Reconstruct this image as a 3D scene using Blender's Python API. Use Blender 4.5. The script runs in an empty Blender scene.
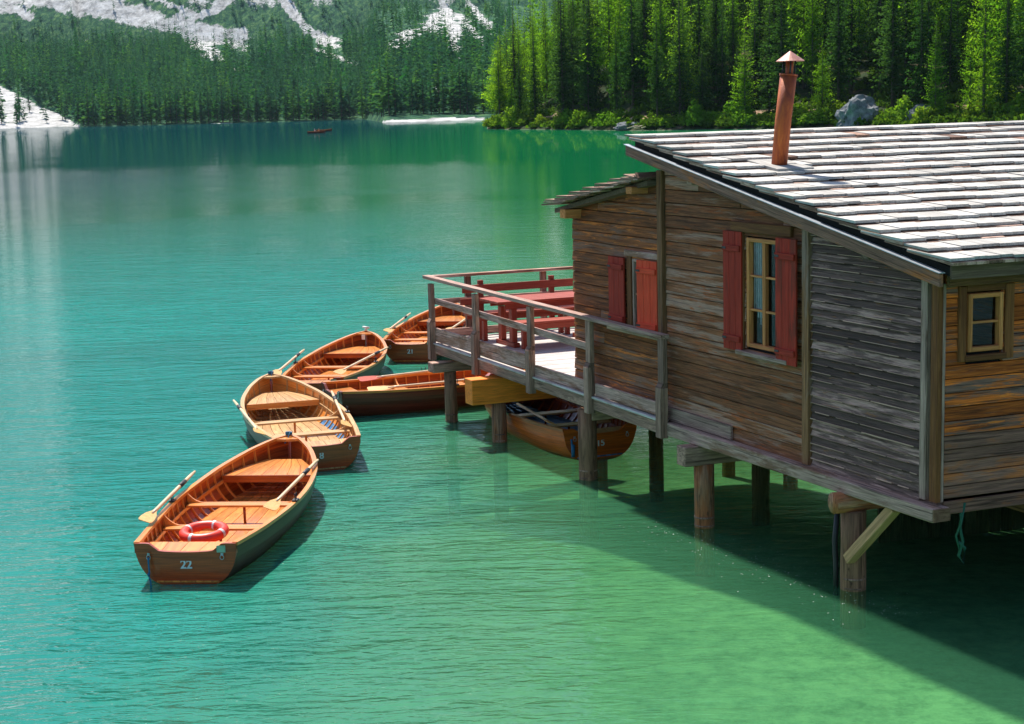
import bpy, math, random
import numpy as np
from mathutils import Vector, Matrix, noise as mnoise
random.seed(7)
PI = math.pi
sc = bpy.context.scene
COL = sc.collection
rad = math.radians

# ------------------------------------------------------------------ materials
def new_mat(name):
    m = bpy.data.materials.new(name); m.use_nodes = True
    nt = m.node_tree
    for n in list(nt.nodes): nt.nodes.remove(n)
    out = nt.nodes.new('ShaderNodeOutputMaterial')
    return m, nt, out
def N(nt, t, **kw):
    n = nt.nodes.new(t)
    for k, v in kw.items():
        if k in n.inputs.keys(): n.inputs[k].default_value = v
        else: setattr(n, k, v)
    return n
def L(nt, a, b): nt.links.new(a, b)
def c4(c): return (c[0], c[1], c[2], 1.0)
def ramp(nt, stops, fac=None):
    r = nt.nodes.new('ShaderNodeValToRGB'); e = r.color_ramp.elements
    while len(e) < len(stops): e.new(0.5)
    for i, (p, c) in enumerate(stops):
        e[i].position = p; e[i].color = c4(c) if not isinstance(c, (int, float)) else (c, c, c, 1)
    if fac is not None: L(nt, fac, r.inputs[0])
    return r
def mixc(nt, fac, a, b, mode='MIX'):
    m = nt.nodes.new('ShaderNodeMix'); m.data_type = 'RGBA'; m.blend_type = mode
    for s, i in ((fac, 0), (a, 6), (b, 7)):
        if hasattr(s, 'is_linked') or hasattr(s, 'links'): L(nt, s, m.inputs[i])
        else: m.inputs[i].default_value = s if i == 0 else c4(s)
    return m.outputs[2]
def math_(nt, op, a, b=None, c=None, clamp=False):
    m = nt.nodes.new('ShaderNodeMath'); m.operation = op; m.use_clamp = clamp
    for i, s in enumerate((a, b, c)):
        if s is None: continue
        if hasattr(s, 'links'): L(nt, s, m.inputs[i])
        else: m.inputs[i].default_value = s
    return m.outputs[0]
def maprange(nt, v, a, b, c=0.0, d=1.0, smooth=True):
    m = nt.nodes.new('ShaderNodeMapRange'); m.interpolation_type = 'SMOOTHSTEP' if smooth else 'LINEAR'
    L(nt, v, m.inputs[0])
    for i, x in enumerate((a, b, c, d)): m.inputs[i+1].default_value = x
    return m.outputs[0]
def mapping(nt, vec, scale=(1,1,1), rot=(0,0,0), loc=(0,0,0)):
    m = nt.nodes.new('ShaderNodeMapping'); L(nt, vec, m.inputs[0])
    m.inputs[1].default_value = loc; m.inputs[2].default_value = rot; m.inputs[3].default_value = scale
    return m.outputs[0]
def noise(nt, vec, scale, detail=4, rough=.55, dist=0.0):
    n = nt.nodes.new('ShaderNodeTexNoise'); L(nt, vec, n.inputs['Vector'])
    n.inputs['Scale'].default_value = scale; n.inputs['Detail'].default_value = detail
    n.inputs['Roughness'].default_value = rough; n.inputs['Distortion'].default_value = dist
    return n.outputs[0]

def wood(name, dark, light, patch=None, pamt=.5, pscale=(1.2, 5, 5), rough=.8, bump=.4, coat=0.0,
         grain=(1.6, 38, 38), var=.45, patch2=None, p2amt=.6, spec=.3, crack=0.0):
    """plank wood driven by per-plank coordinates (pc: along, across, through) and a per-plank random value (rnd)"""
    m, nt, out = new_mat(name)
    pc = N(nt, 'ShaderNodeAttribute', attribute_name='pc').outputs['Vector']
    rn = N(nt, 'ShaderNodeAttribute', attribute_name='rnd').outputs['Fac']
    g = noise(nt, mapping(nt, pc, grain), 1.0, 6, .62, .6)
    r = ramp(nt, [(.3, dark), (.72, light)], g)
    col = r.outputs[0]
    if patch is not None:
        p = noise(nt, mapping(nt, pc, pscale), 1.0, 5, .68, .3)
        p2 = math_(nt, 'ADD', p, math_(nt, 'MULTIPLY', math_(nt, 'SUBTRACT', rn, .5), .22))
        col = mixc(nt, maprange(nt, p2, 1-pamt-.07, 1-pamt+.07), col, patch)
    if patch2 is not None:
        p = noise(nt, mapping(nt, pc, (pscale[0]*1.7, pscale[1]*1.4, pscale[2]), loc=(7.3, 2.1, 4)), 1.0, 6, .72, .5)
        col = mixc(nt, maprange(nt, p, 1-p2amt-.04, 1-p2amt+.05), col, patch2)
    fine = noise(nt, mapping(nt, pc, (4, 110, 110)), 1.0, 3, .6)
    if crack:
        ck = noise(nt, mapping(nt, pc, (1.1, 34, 34), loc=(3, 9, 1)), 1.0, 4, .55, .3)
        col = mixc(nt, maprange(nt, ck, .56, .64, 0, crack), col, (.012, .008, .006))
    col = mixc(nt, .65, col, ramp(nt, [(.3, .45), (.65, 1.25)], fine).outputs[0], 'MULTIPLY')
    bri = maprange(nt, rn, 0, 1, 1-var, 1+var*.8, False)
    hsv = N(nt, 'ShaderNodeHueSaturation'); L(nt, bri, hsv.inputs['Value']); L(nt, col, hsv.inputs['Color'])
    b = N(nt, 'ShaderNodeBsdfPrincipled', Roughness=rough)
    b.inputs['Specular IOR Level'].default_value = spec
    L(nt, hsv.outputs[0], b.inputs['Base Color'])
    if coat:
        b.inputs['Coat Weight'].default_value = coat; b.inputs['Coat Roughness'].default_value = .18
    bp = N(nt, 'ShaderNodeBump', Strength=bump, Distance=.012)
    L(nt, math_(nt, 'ADD', g, math_(nt, 'MULTIPLY', fine, .5)), bp.inputs['Height'])
    L(nt, bp.outputs[0], b.inputs['Normal']); L(nt, b.outputs[0], out.inputs[0])
    return m

def plain(name, col, rough=.6, metal=0.0, col2=None, scale=12, bump=.15, spec=.4):
    m, nt, out = new_mat(name)
    tc = N(nt, 'ShaderNodeTexCoord').outputs['Object']
    n = noise(nt, tc, scale, 5, .6)
    c = ramp(nt, [(.35, col), (.65, col2 or tuple(x*.75 for x in col))], n)
    b = N(nt, 'ShaderNodeBsdfPrincipled', Roughness=rough, Metallic=metal)
    b.inputs['Specular IOR Level'].default_value = spec
    L(nt, c.outputs[0], b.inputs['Base Color'])
    bp = N(nt, 'ShaderNodeBump', Strength=bump, Distance=.01); L(nt, n, bp.inputs['Height']); L(nt, bp.outputs[0], b.inputs['Normal'])
    L(nt, b.outputs[0], out.inputs[0])
    return m

def foliage(name, c1, c2, trans=.45, hue=.02):
    m, nt, out = new_mat(name)
    rn = N(nt, 'ShaderNodeAttribute', attribute_name='rnd').outputs['Fac']
    oi = N(nt, 'ShaderNodeObjectInfo').outputs['Random']
    f = math_(nt, 'ADD', math_(nt, 'MULTIPLY', rn, .65), math_(nt, 'MULTIPLY', oi, .35))
    c = ramp(nt, [(.1, c1), (.9, c2)], f)
    h = N(nt, 'ShaderNodeHueSaturation'); L(nt, c.outputs[0], h.inputs['Color'])
    L(nt, maprange(nt, oi, 0, 1, .5-hue, .5+hue, False), h.inputs['Hue'])
    L(nt, maprange(nt, oi, 0, 1, 1.25, .75, False), h.inputs['Value'])
    d = N(nt, 'ShaderNodeBsdfDiffuse'); t = N(nt, 'ShaderNodeBsdfTranslucent')
    L(nt, h.outputs[0], d.inputs[0])
    tc = mixc(nt, 1.0, h.outputs[0], (1.25, 1.3, .6), 'MULTIPLY'); L(nt, tc, t.inputs[0])
    mx = N(nt, 'ShaderNodeMixShader', Fac=trans)
    L(nt, d.outputs[0], mx.inputs[1]); L(nt, t.outputs[0], mx.inputs[2]); L(nt, mx.outputs[0], out.inputs[0])
    return m

M = {}
# varnished boat woods
M['mahogany'] = wood('mahogany_varnish', (.20, .026, .004), (.56, .115, .014), rough=.35, bump=.08, coat=.6, var=.35, grain=(1.2, 26, 26))
M['honey']    = wood('honey_varnish', (.60, .17, .025), (.88, .36, .075), rough=.35, bump=.08, coat=.6, var=.25, grain=(1.2, 26, 26))
M['pale']     = wood('pale_ash', (.44, .215, .070), (.74, .45, .19), rough=.45, bump=.08, coat=.3, var=.2, grain=(1.2, 26, 26))
M['hull_dark']= wood('dark_hull_varnish', (.15, .048, .012), (.29, .105, .026), rough=.35, bump=.06, coat=.7, var=.3, grain=(1, 20, 20))
M['hull_red'] = wood('red_hull_varnish', (.085, .018, .010), (.17, .045, .020), rough=.4, bump=.06, coat=.35, var=.3, grain=(1, 20, 20))
M['hull_yel'] = wood('amber_hull_varnish', (.26, .072, .010), (.52, .17, .025), rough=.4, bump=.06, coat=.35, var=.3, grain=(1, 20, 20))
M['hull_side'] = wood('shaded_strake_varnish', (.045, .020, .012), (.105, .048, .024), rough=.45, bump=.06, coat=.15, var=.45, grain=(1, 20, 20))  # hull varnish darkened to offset sun bounced off the water
M['bluewood'] = wood('blue_painted_wood', (.03, .12, .30), (.12, .30, .52), rough=.5, bump=.06, var=.4)
# hut woods
M['wall_main'] = wood('weathered_wall', crack=.42, dark=(.055, .028, .013), light=(.31, .175, .092), patch=(.26, .225, .20), pamt=.44, patch2=(.27, .105, .035), p2amt=.42, bump=1.0, var=.34, pscale=(1.0, 13, 13))
M['wall_annex'] = wood('brown_wall', crack=.42, dark=(.050, .022, .009), light=(.30, .145, .055), patch=(.15, .115, .095), pamt=.42, patch2=(.42, .18, .045), p2amt=.42, bump=1.0, var=.35, pscale=(1.0, 13, 13))
M['wall_slate'] = wood('slate_clapboard', crack=.62, dark=(.050, .045, .046), light=(.15, .138, .140), patch=(.27, .25, .25), pamt=.40, patch2=(.20, .13, .055), p2amt=.36, bump=.9, var=.5, pscale=(1.4, 14, 14))
M['wall_orange'] = wood('orange_brown_wall', crack=.62, dark=(.20, .065, .014), light=(.66, .25, .045), patch=(.14, .12, .11), pamt=.44, patch2=(.62, .25, .045), p2amt=.40, bump=.8, var=.5, pscale=(1.0, 12, 12))
M['wall_grey'] = wood('grey_brown_wall', crack=.62, dark=(.09, .07, .06), light=(.26, .20, .17), patch=(.30, .15, .06), pamt=.40, bump=.8, var=.4)
M['greywood'] = wood('silver_grey_wood', crack=.6, dark=(.19, .17, .155), light=(.50, .47, .445), patch=(.20, .15, .11), pamt=.42, bump=.8, var=.3)
M['darkgrey'] = wood('dark_grey_wood', crack=.6, dark=(.085, .078, .072), light=(.28, .255, .24), patch=(.30, .28, .26), pamt=.40, bump=.9, var=.35)
M['postwood'] = wood('brown_post_wood', crack=.6, dark=(.09, .06, .033), light=(.28, .20, .115), patch=(.20, .19, .18), pamt=.40, bump=.8, var=.3)
M['pile'] = wood('pile_wood', crack=.6, dark=(.10, .078, .055), light=(.36, .29, .21), patch=(.24, .13, .065), pamt=.42, patch2=(.06, .05, .04), p2amt=.40, bump=1.0, var=.25, grain=(1.2, 16, 16))
M['shingle'] = wood('bleached_shingle', (.40, .37, .33), (.68, .645, .59), patch=(.48, .455, .41), pamt=.36, bump=.7, var=.28, grain=(2.5, 30, 30))
M['shingle_dark'] = wood('brown_shingle', (.10, .075, .062), (.33, .25, .20), patch=(.42, .36, .32), pamt=.42, bump=.7, var=.4, grain=(2.5, 30, 30))
M['lath'] = wood('brown_lath', (.08, .05, .035), (.22, .14, .10), bump=.6, var=.4)
M['deckwood'] = wood('bleached_deck', (.42, .37, .35), (.72, .66, .62), patch=(.40, .32, .29), pamt=.36, bump=.5, var=.18)
M['yellowbeam'] = wood('fresh_yellow_timber', (.42, .165, .020), (.68, .31, .045), rough=.6, bump=.25, var=.15, grain=(1.5, 16, 16))
M['brace'] = wood('greenish_brace', (.24, .20, .11), (.45, .40, .25), bump=.4, var=.2)
M['shutter'] = wood('faded_red_paint', (.20, .022, .014), (.34, .048, .030), patch=(.14, .03, .02), pamt=.38, bump=.5, var=.18)
M['shutter_sunlit'] = wood('sunlit_red_paint', (.85, .060, .022), (.98, .12, .050), patch=(.70, .06, .03), pamt=.36, bump=.5, var=.15)  # lighter copy of the shutter red, stands for sun catching it
M['redbench'] = wood('red_bench_paint', (.25, .034, .018), (.43, .082, .046), patch=(.30, .06, .035), pamt=.4, rough=.55, bump=.3, var=.2)
M['yframe'] = wood('ochre_window_frame', (.32, .17, .06), (.60, .38, .17), bump=.4, var=.2)
M['brownframe'] = wood('red_brown_frame', (.13, .04, .015), (.34, .13, .04), bump=.6, var=.3)
M['edge'] = wood('sunlit_edge', (.20, .18, .17), (.46, .42, .40), bump=.4)  # pale tone standing in for sunlight on the clapboard ledges
def warm(n, f=(1.58, 1.0, .80)):
    for nd in M[n].node_tree.nodes:
        if nd.type == 'HUE_SAT' :
            nt = M[n].node_tree; src = nd.inputs['Color'].links[0].from_socket
            o = mixc(nt, 1.0, src, f, 'MULTIPLY'); L(nt, o, nd.inputs['Color'])
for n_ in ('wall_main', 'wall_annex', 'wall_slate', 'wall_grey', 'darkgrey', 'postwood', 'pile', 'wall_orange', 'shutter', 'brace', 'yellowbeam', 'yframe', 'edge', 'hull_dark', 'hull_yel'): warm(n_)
warm('greywood', (1.50, 1.0, .86)); warm('shingle_dark', (1.35, 1.0, .84)); warm('hull_dark', (1.3, .85, .8)); warm('hull_red', (1.5, .85, .8))
M['endgrain'] = wood('end_grain', (.16, .075, .04), (.34, .18, .11), bump=.6, var=.2, grain=(14, 14, 14))
M['oarwood'] = wood('oar_wood', (.70, .48, .28), (.88, .68, .45), rough=.45, bump=.05, coat=.3, var=.15)
M['bladewood'] = wood('oar_blade_wood', (.70, .34, .08), (.88, .50, .16), rough=.4, bump=.05, coat=.4, var=.15)
M['redblade'] = wood('red_oar_blade', (.45, .05, .02), (.62, .10, .03), rough=.4, bump=.05, coat=.4, var=.15)
M['black'] = plain('black_rubber', (.02, .022, .028), .55)
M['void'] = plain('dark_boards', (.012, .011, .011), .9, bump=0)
M['steel'] = plain('galvanised_metal', (.55, .58, .62), .35, .9)
M['flash'] = plain('flashing_metal', (.50, .54, .60), .4, .6)
M['white'] = plain('white_paint', (.78, .78, .74), .5)
M['plate'] = plain('pale_green_plate', (.34, .52, .34), .5)
M['ring_red'] = plain('orange_red_buoy', (.80, .055, .030), .38, col2=(.70, .045, .025))
M['ring_white'] = plain('buoy_band', (.75, .72, .72), .45)
M['rope_blue'] = plain('blue_rope', (.02, .16, .30), .7, scale=60)
M['rope_green'] = plain('green_rope', (.015, .12, .07), .7, scale=60)
M['rope_tan'] = plain('tan_rope', (.45, .36, .24), .8, scale=60)
M['curtain'] = plain('white_curtain', (.92, .86, .88), .8)
M['skin'] = plain('skin_tone', (.55, .32, .22), .6)
M['cloth_pink'] = plain('pale_clothes', (.70, .45, .42), .8)
M['cloth_orange'] = plain('orange_clothes', (.70, .30, .10), .8)

def rust():
    m, nt, out = new_mat('rusty_pipe')
    tc = N(nt, 'ShaderNodeTexCoord').outputs['Object']
    n1 = noise(nt, mapping(nt, tc, (6, 6, 1.5)), 1.6, 6, .7, .4)
    c = ramp(nt, [(.3, (.10, .022, .010)), (.45, (.28, .052, .014)), (.60, (.46, .105, .016)), (.8, (.62, .22, .04))], n1)
    b = N(nt, 'ShaderNodeBsdfPrincipled', Roughness=.62, Metallic=.15)
    L(nt, c.outputs[0], b.inputs['Base Color'])
    bp = N(nt, 'ShaderNodeBump', Strength=.3, Distance=.01); L(nt, noise(nt, tc, 40, 4), bp.inputs['Height']); L(nt, bp.outputs[0], b.inputs['Normal'])
    L(nt, b.outputs[0], out.inputs[0]); return m
M['rust'] = rust()
M['rustcap'] = plain('faded_rust_cap', (.50, .25, .20), .5, .2, col2=(.36, .15, .11))

def glass():
    m, nt, out = new_mat('window_glass')
    g = N(nt, 'ShaderNodeBsdfGlossy', Roughness=.03); g.inputs[0].default_value = (.9, .95, 1, 1)
    t = N(nt, 'ShaderNodeBsdfTransparent'); t.inputs[0].default_value = (.75, .8, .78, 1)
    f = N(nt, 'ShaderNodeFresnel', IOR=1.45)
    mx = N(nt, 'ShaderNodeMixShader'); L(nt, f.outputs[0], mx.inputs[0]); L(nt, t.outputs[0], mx.inputs[1]); L(nt, g.outputs[0], mx.inputs[2])
    L(nt, mx.outputs[0], out.inputs[0]); return m
M['glass'] = glass()
M['spruce'] = foliage('spruce_needles', (.016, .052, .016), (.075, .165, .034), .38)
M['larch'] = foliage('larch_needles', (.060, .17, .010), (.25, .45, .028), .5)
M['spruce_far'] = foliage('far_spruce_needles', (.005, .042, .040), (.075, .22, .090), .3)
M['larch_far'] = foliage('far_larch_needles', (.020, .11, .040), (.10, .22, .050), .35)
M['bushleaf'] = foliage('bush_leaves', (.07, .15, .015), (.20, .34, .03), .5, .03)
M['bark'] = plain('grey_brown_bark', (.13, .10, .08), .9, col2=(.07, .055, .045), scale=3, bump=.6)

# ------------------------------------------------------------------ mesh helpers
def V(*a): return Vector(a)
class MB:
    def __init__(s): s.v = []; s.f = []; s.pc = []; s.rn = []; s.sm = []
    def add(s, verts, faces, pcs=None, rnd=None, smooth=False):
        b = len(s.v); r = random.random() if rnd is None else rnd
        s.v += [tuple(v) for v in verts]; s.f += [tuple(b+i for i in f) for f in faces]
        s.pc += [tuple(p) for p in (pcs if pcs is not None else verts)]; s.rn += [r]*len(verts); s.sm += [smooth]*len(faces)
    def hexa(s, c, rnd=None, along=0):
        """eight corners: 0-3 bottom ring, 4-7 top ring; pc length axis = longest edge"""
        e = [(c[1]-c[0]).length, (c[3]-c[0]).length, (c[4]-c[0]).length]
        o = random.random()*50; o2 = random.random()*50
        order = sorted(range(3), key=lambda i: -e[i])
        base = [(0,0,0),(1,0,0),(1,1,0),(0,1,0),(0,0,1),(1,0,1),(1,1,1),(0,1,1)]
        pcs = []
        for b in base:
            q = [b[i]*e[i] for i in range(3)]
            pcs.append((q[order[0]]+o, q[order[1]]+o2, q[order[2]]))
        s.add(c, [(0,3,2,1),(4,5,6,7),(0,1,5,4),(1,2,6,5),(2,3,7,6),(3,0,4,7)], pcs, rnd)
    def box(s, a, b, rnd=None):
        x0,y0,z0 = a; x1,y1,z1 = b
        s.hexa([V(x0,y0,z0),V(x1,y0,z0),V(x1,y1,z0),V(x0,y1,z0),V(x0,y0,z1),V(x1,y0,z1),V(x1,y1,z1),V(x0,y1,z1)], rnd)
    def beam(s, p, q, w, h, up=V(0,0,1), rnd=None):
        p = V(*p); q = V(*q); d = (q-p).normalized(); sd = d.cross(up).normalized(); u = sd.cross(d).normalized()
        a = sd*w/2; b = u*h/2
        s.hexa([p-a-b, q-a-b, q+a-b, p+a-b, p-a+b, q-a+b, q+a+b, p+a+b], rnd)
    def tube(s, pts, radii, n=10, cap=True, rnd=None, smooth=True, wob=0.0):
        pts = [V(*p) for p in pts]; vs = []; pcs = []; fs = []; o = random.random()*40; acc = 0
        if not hasattr(radii, '__len__'): radii = [radii]*len(pts)
        ph = random.random()*6
        for i, p in enumerate(pts):
            d = (pts[min(i+1, len(pts)-1)]-pts[max(i-1, 0)]).normalized()
            a = d.cross(V(0,0,1) if abs(d.z) < .9 else V(1,0,0)).normalized(); b = d.cross(a)
            if i: acc += (p-pts[i-1]).length
            for k in range(n):
                t = 2*PI*k/n; r = radii[i]*(1+wob*(math.sin(3*t+ph)*.5+math.sin(5*t+i*.7)*.3+random.uniform(-.3,.3)))
                vs.append(p+a*r*math.cos(t)+b*r*math.sin(t)); pcs.append((acc+o, abs(t-PI)*radii[i]*1.0, .3*math.sin(t)*radii[i]))
        for i in range(len(pts)-1):
            for k in range(n):
                fs.append((i*n+k, i*n+(k+1)%n, (i+1)*n+(k+1)%n, (i+1)*n+k))
        if cap: fs += [tuple(range(n-1, -1, -1)), tuple((len(pts)-1)*n+k for k in range(n))]
        s.add(vs, fs, pcs, rnd, smooth)
    def build(s, name, mat, parent=None, bevel=0, loc=None, rotz=0):
        me = bpy.data.meshes.new(name); me.from_pydata(s.v, [], s.f); me.materials.append(mat)
        a = me.attributes.new('pc', 'FLOAT_VECTOR', 'POINT'); a.data.foreach_set('vector', np.array(s.pc, dtype=np.float32).ravel())
        a = me.attributes.new('rnd', 'FLOAT', 'POINT'); a.data.foreach_set('value', np.array(s.rn, dtype=np.float32))
        me.polygons.foreach_set('use_smooth', s.sm)
        me.update()
        o = bpy.data.objects.new(name, me); COL.objects.link(o)
        if parent is not None: o.parent = parent
        if loc is not None: o.location = loc
        if rotz: o.rotation_euler = (0, 0, rotz)
        if bevel:
            b = o.modifiers.new('edge', 'BEVEL'); b.width = bevel; b.segments = 1; b.limit_method = 'ANGLE'
        return o
def tag(o, label=None, cat=None, group=None, kind=None):
    if label: o['label'] = label
    if cat: o['category'] = cat
    if group: o['group'] = group
    if kind: o['kind'] = kind
    return o
def thing(name, loc, label, cat, group=None, rotz=0):
    o = bpy.data.objects.new(name, None); COL.objects.link(o); o.location = loc; o.rotation_euler = (0, 0, rotz); o.empty_display_size = .3
    return tag(o, label, cat, group)
def quads_mesh(name, Q, rn, mat):
    """Q: (n,4,3) array of loose quads"""
    n = len(Q); me = bpy.data.meshes.new(name)
    me.vertices.add(n*4); me.vertices.foreach_set('co', np.asarray(Q, np.float32).ravel())
    me.loops.add(n*4); me.loops.foreach_set('vertex_index', np.arange(n*4, dtype=np.int32))
    me.polygons.add(n); me.polygons.foreach_set('loop_start', np.arange(0, n*4, 4, dtype=np.int32))
    a = me.attributes.new('rnd', 'FLOAT', 'POINT'); a.data.foreach_set('value', np.repeat(np.asarray(rn, np.float32), 4))
    me.materials.append(mat); me.update(calc_edges=True); return me

# ------------------------------------------------------------------ camera, light, sky
CAMH = 5.2
F = 1600.0; PT = rad(9.09); RO = rad(-1.6)
cam_d = bpy.data.cameras.new('camera'); cam = bpy.data.objects.new('camera', cam_d); COL.objects.link(cam)
cam_d.sensor_width = 36; cam_d.lens = F/1024*36; cam_d.clip_end = 12000; cam_d.clip_start = .1
fw = V(0, math.cos(PT), -math.sin(PT)); rt = V(1, 0, 0); up = rt.cross(fw)
rr = rt*math.cos(RO)+up*math.sin(RO); uu = -rt*math.sin(RO)+up*math.cos(RO)
cam.matrix_world = Matrix(((rr.x, uu.x, -fw.x, 0), (rr.y, uu.y, -fw.y, 0), (rr.z, uu.z, -fw.z, CAMH), (0, 0, 0, 1)))
sc.camera = cam
SUN_YAW, SUN_EL = 113.0, 57.0
w = bpy.data.worlds.new('World'); sc.world = w; w.use_nodes = True
bg = w.node_tree.nodes['Background']; sky = w.node_tree.nodes.new('ShaderNodeTexSky'); sky.sky_type = 'NISHITA'
sky.sun_disc = False; sky.sun_elevation = rad(SUN_EL); sky.sun_rotation = rad(90-SUN_YAW); sky.altitude = 1500; sky.air_density = 1.0; sky.dust_density = 2.0
w.node_tree.links.new(sky.outputs[0], bg.inputs[0]); bg.inputs[1].default_value = .115
sd = bpy.data.lights.new('sun', 'SUN'); sd.energy = 4.8; sd.angle = rad(2.0); sd.color = (1, .95, .86)
sun = bpy.data.objects.new('sun', sd); COL.objects.link(sun)
sdir = V(math.cos(rad(SUN_EL))*math.cos(rad(SUN_YAW)), math.cos(rad(SUN_EL))*math.sin(rad(SUN_YAW)), math.sin(rad(SUN_EL)))
sun.rotation_euler = sdir.to_track_quat('Z', 'Y').to_euler()
sc.view_settings.view_transform = 'Standard'; sc.view_settings.look = 'None'; sc.view_settings.exposure = .80; sc.view_settings.gamma = 1
sc.render.engine = 'CYCLES'
cy = sc.cycles; cy.use_denoising = True; cy.max_bounces = 8; cy.diffuse_bounces = 3; cy.glossy_bounces = 3; cy.transmission_bounces = 4; cy.transparent_max_bounces = 8
cy.caustics_reflective = False; cy.caustics_refractive = False; cy.sample_clamp_indirect = 5; cy.sample_clamp_direct = 6
try: cy.denoiser = 'OPENIMAGEDENOISE'; cy.denoising_input_passes = 'RGB_ALBEDO_NORMAL'
except Exception: pass

# ------------------------------------------------------------------ terrain
def horizon(p): return 120.3-.028*p
def shore_right(p):
    return np.interp(p, [495, 560, 640, 720, 1024, 1400], [372, 340, 300, 290, 235, 160])
def shore_left(p):
    return np.interp(p, [-500, 0, 85, 100, 375, 392, 500, 700], [1100, 1010, 1010, 930, 880, 640, 640, 700])
NB = 64
rs = np.random.RandomState(3)
def vnoise(x, y, seed=0):
    """cheap value noise on arrays"""
    def h(i, j): 
        v = np.sin(i*127.1+j*311.7+seed*74.7)*43758.5453
        return v-np.floor(v)
    xi = np.floor(x); yi = np.floor(y); fx = x-xi; fy = y-yi; fx = fx*fx*(3-2*fx); fy = fy*fy*(3-2*fy)
    return (h(xi,yi)*(1-fx)+h(xi+1,yi)*fx)*(1-fy)+(h(xi,yi+1)*(1-fx)+h(xi+1,yi+1)*fx)*fy
def fbm(x, y, o=5, seed=0):
    a = .5; r = 0
    for k in range(o):
        r = r+a*vnoise(x*2**k, y*2**k, seed+k); a *= .5
    return r
def height(X, Y):
    X = np.asarray(X, float); Y = np.maximum(np.asarray(Y, float), 1.0)
    p = 512+F*X/Y; d = Y
    # lake bed: shallow by the hut, falling away to the left and outwards
    bed = -.40-np.clip((-X+1.0)*.16, 0, 5)-np.clip((Y-17)*.10, 0, 6)-np.clip(Y-60, 0, 200)*.03
    bed = bed+.10*(fbm(X*.6, Y*.6, 3, 9)-.5)
    tt = ((X-4.135)*.4226+(Y-15.287)*.9063)*0+((X-4.135)*.9097+(Y-15.287)*.4243)   # metres inland of the hut's long wall
    bank = np.where(tt > 9.2, -.4+np.clip((tt-9.2)*.9, 0, 1.9)+np.clip(tt-12, 0, 60)*.22, -50)
    bank = np.where((Y < 60) & (X > 0), bank-np.clip(Y-34, 0, 60)*.5, -50)
    # far left shore and valley floor
    sl = shore_left(p); e = d-sl
    hl = np.where(e < 0, e*.05, .4+np.minimum(e, 90)*.055+np.clip(e-90, 0, 700)*.125)
    hl = hl+np.where(p < 95, np.clip(e, 0, 200)*.055, 0)
    # hills and mountain behind
    m = np.clip((d-1500)/1900, 0, 1)
    hm = m**.9*(930+260*(fbm(X/420., Y/900., 4, 2)-.5)*2)
    gully = (fbm(p/38., Y/1800., 4, 5)-.5)*50*np.clip((d-1150)/700, 0, 1)
    left = hl+hm+gully+(fbm(X/60., Y/60., 4, 4)-.5)*10*np.clip(e/120, 0, 1)
    # wooded spur on the right
    sr = shore_right(p); er = d-sr; lat = (p-494)/F*d
    q = np.minimum(er, lat*1.6)
    spur = np.where(q < 0, q*.25, .35+np.minimum(q, 9)*.17+np.clip(q-9, 0, 400)*.30)
    spur = spur+(fbm(X/14., Y/14., 4, 8)-.5)*3.0*np.clip(q/12, 0, 1)
    spur = np.where(p < 480, -50, spur)
    spur = np.where(q > 140, np.minimum(spur, .35+1.5+131*.3)-(q-140)*.1, spur)
    return np.maximum(np.maximum(bed, bank), np.maximum(left, spur))
BANDS = [([(-5,-4),(60,2),(130,14),(200,30),(256,42)], 11), ([(196,33),(212,48),(232,60)], 6), ([(15,6),(52,20)], 4),
         ([(165,-3),(190,8),(212,20),(232,14),(250,-3)], 3.2), ([(288,-8),(302,14),(322,34),(350,47)], 5.5),
         ([(452,-8),(456,14),(436,32),(404,47)], 6), ([(456,12),(463,30),(464,52)], 7), ([(478,-5),(484,12),(500,30)], 4), ([(470,20),(492,48)], 3.5),
         ([(326,51),(345,58),(368,66)], 2.2), ([(245,70),(262,74)], 1.8), ([(444,88),(450,97)], 3.0)]
def scree(p, q):
    """how bare and white the ground is where the slope shows at p, q (degrees-like map of the far slope)"""
    p = np.asarray(p, float); q = np.asarray(q, float); m = np.zeros_like(p)
    for pts, wd in BANDS:
        for (x0, y0), (x1, y1) in zip(pts[:-1], pts[1:]):
            dx, dy = x1-x0, y1-y0; t = np.clip(((p-x0)*dx+(q-y0)*dy)/(dx*dx+dy*dy), 0, 1)
            dd = np.hypot(p-x0-t*dx, q-y0-t*dy); m = np.maximum(m, np.clip(1.30-.85*dd/wd, 0, 1))
    m = np.maximum(m, np.clip((q-(76+p*.50))/5, 0, 1)*(p < 92))
    return m
def sight(X, Y, Z):
    p = 512+F*X/Y; return p, horizon(p)-F*(Z-CAMH)/Y
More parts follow.
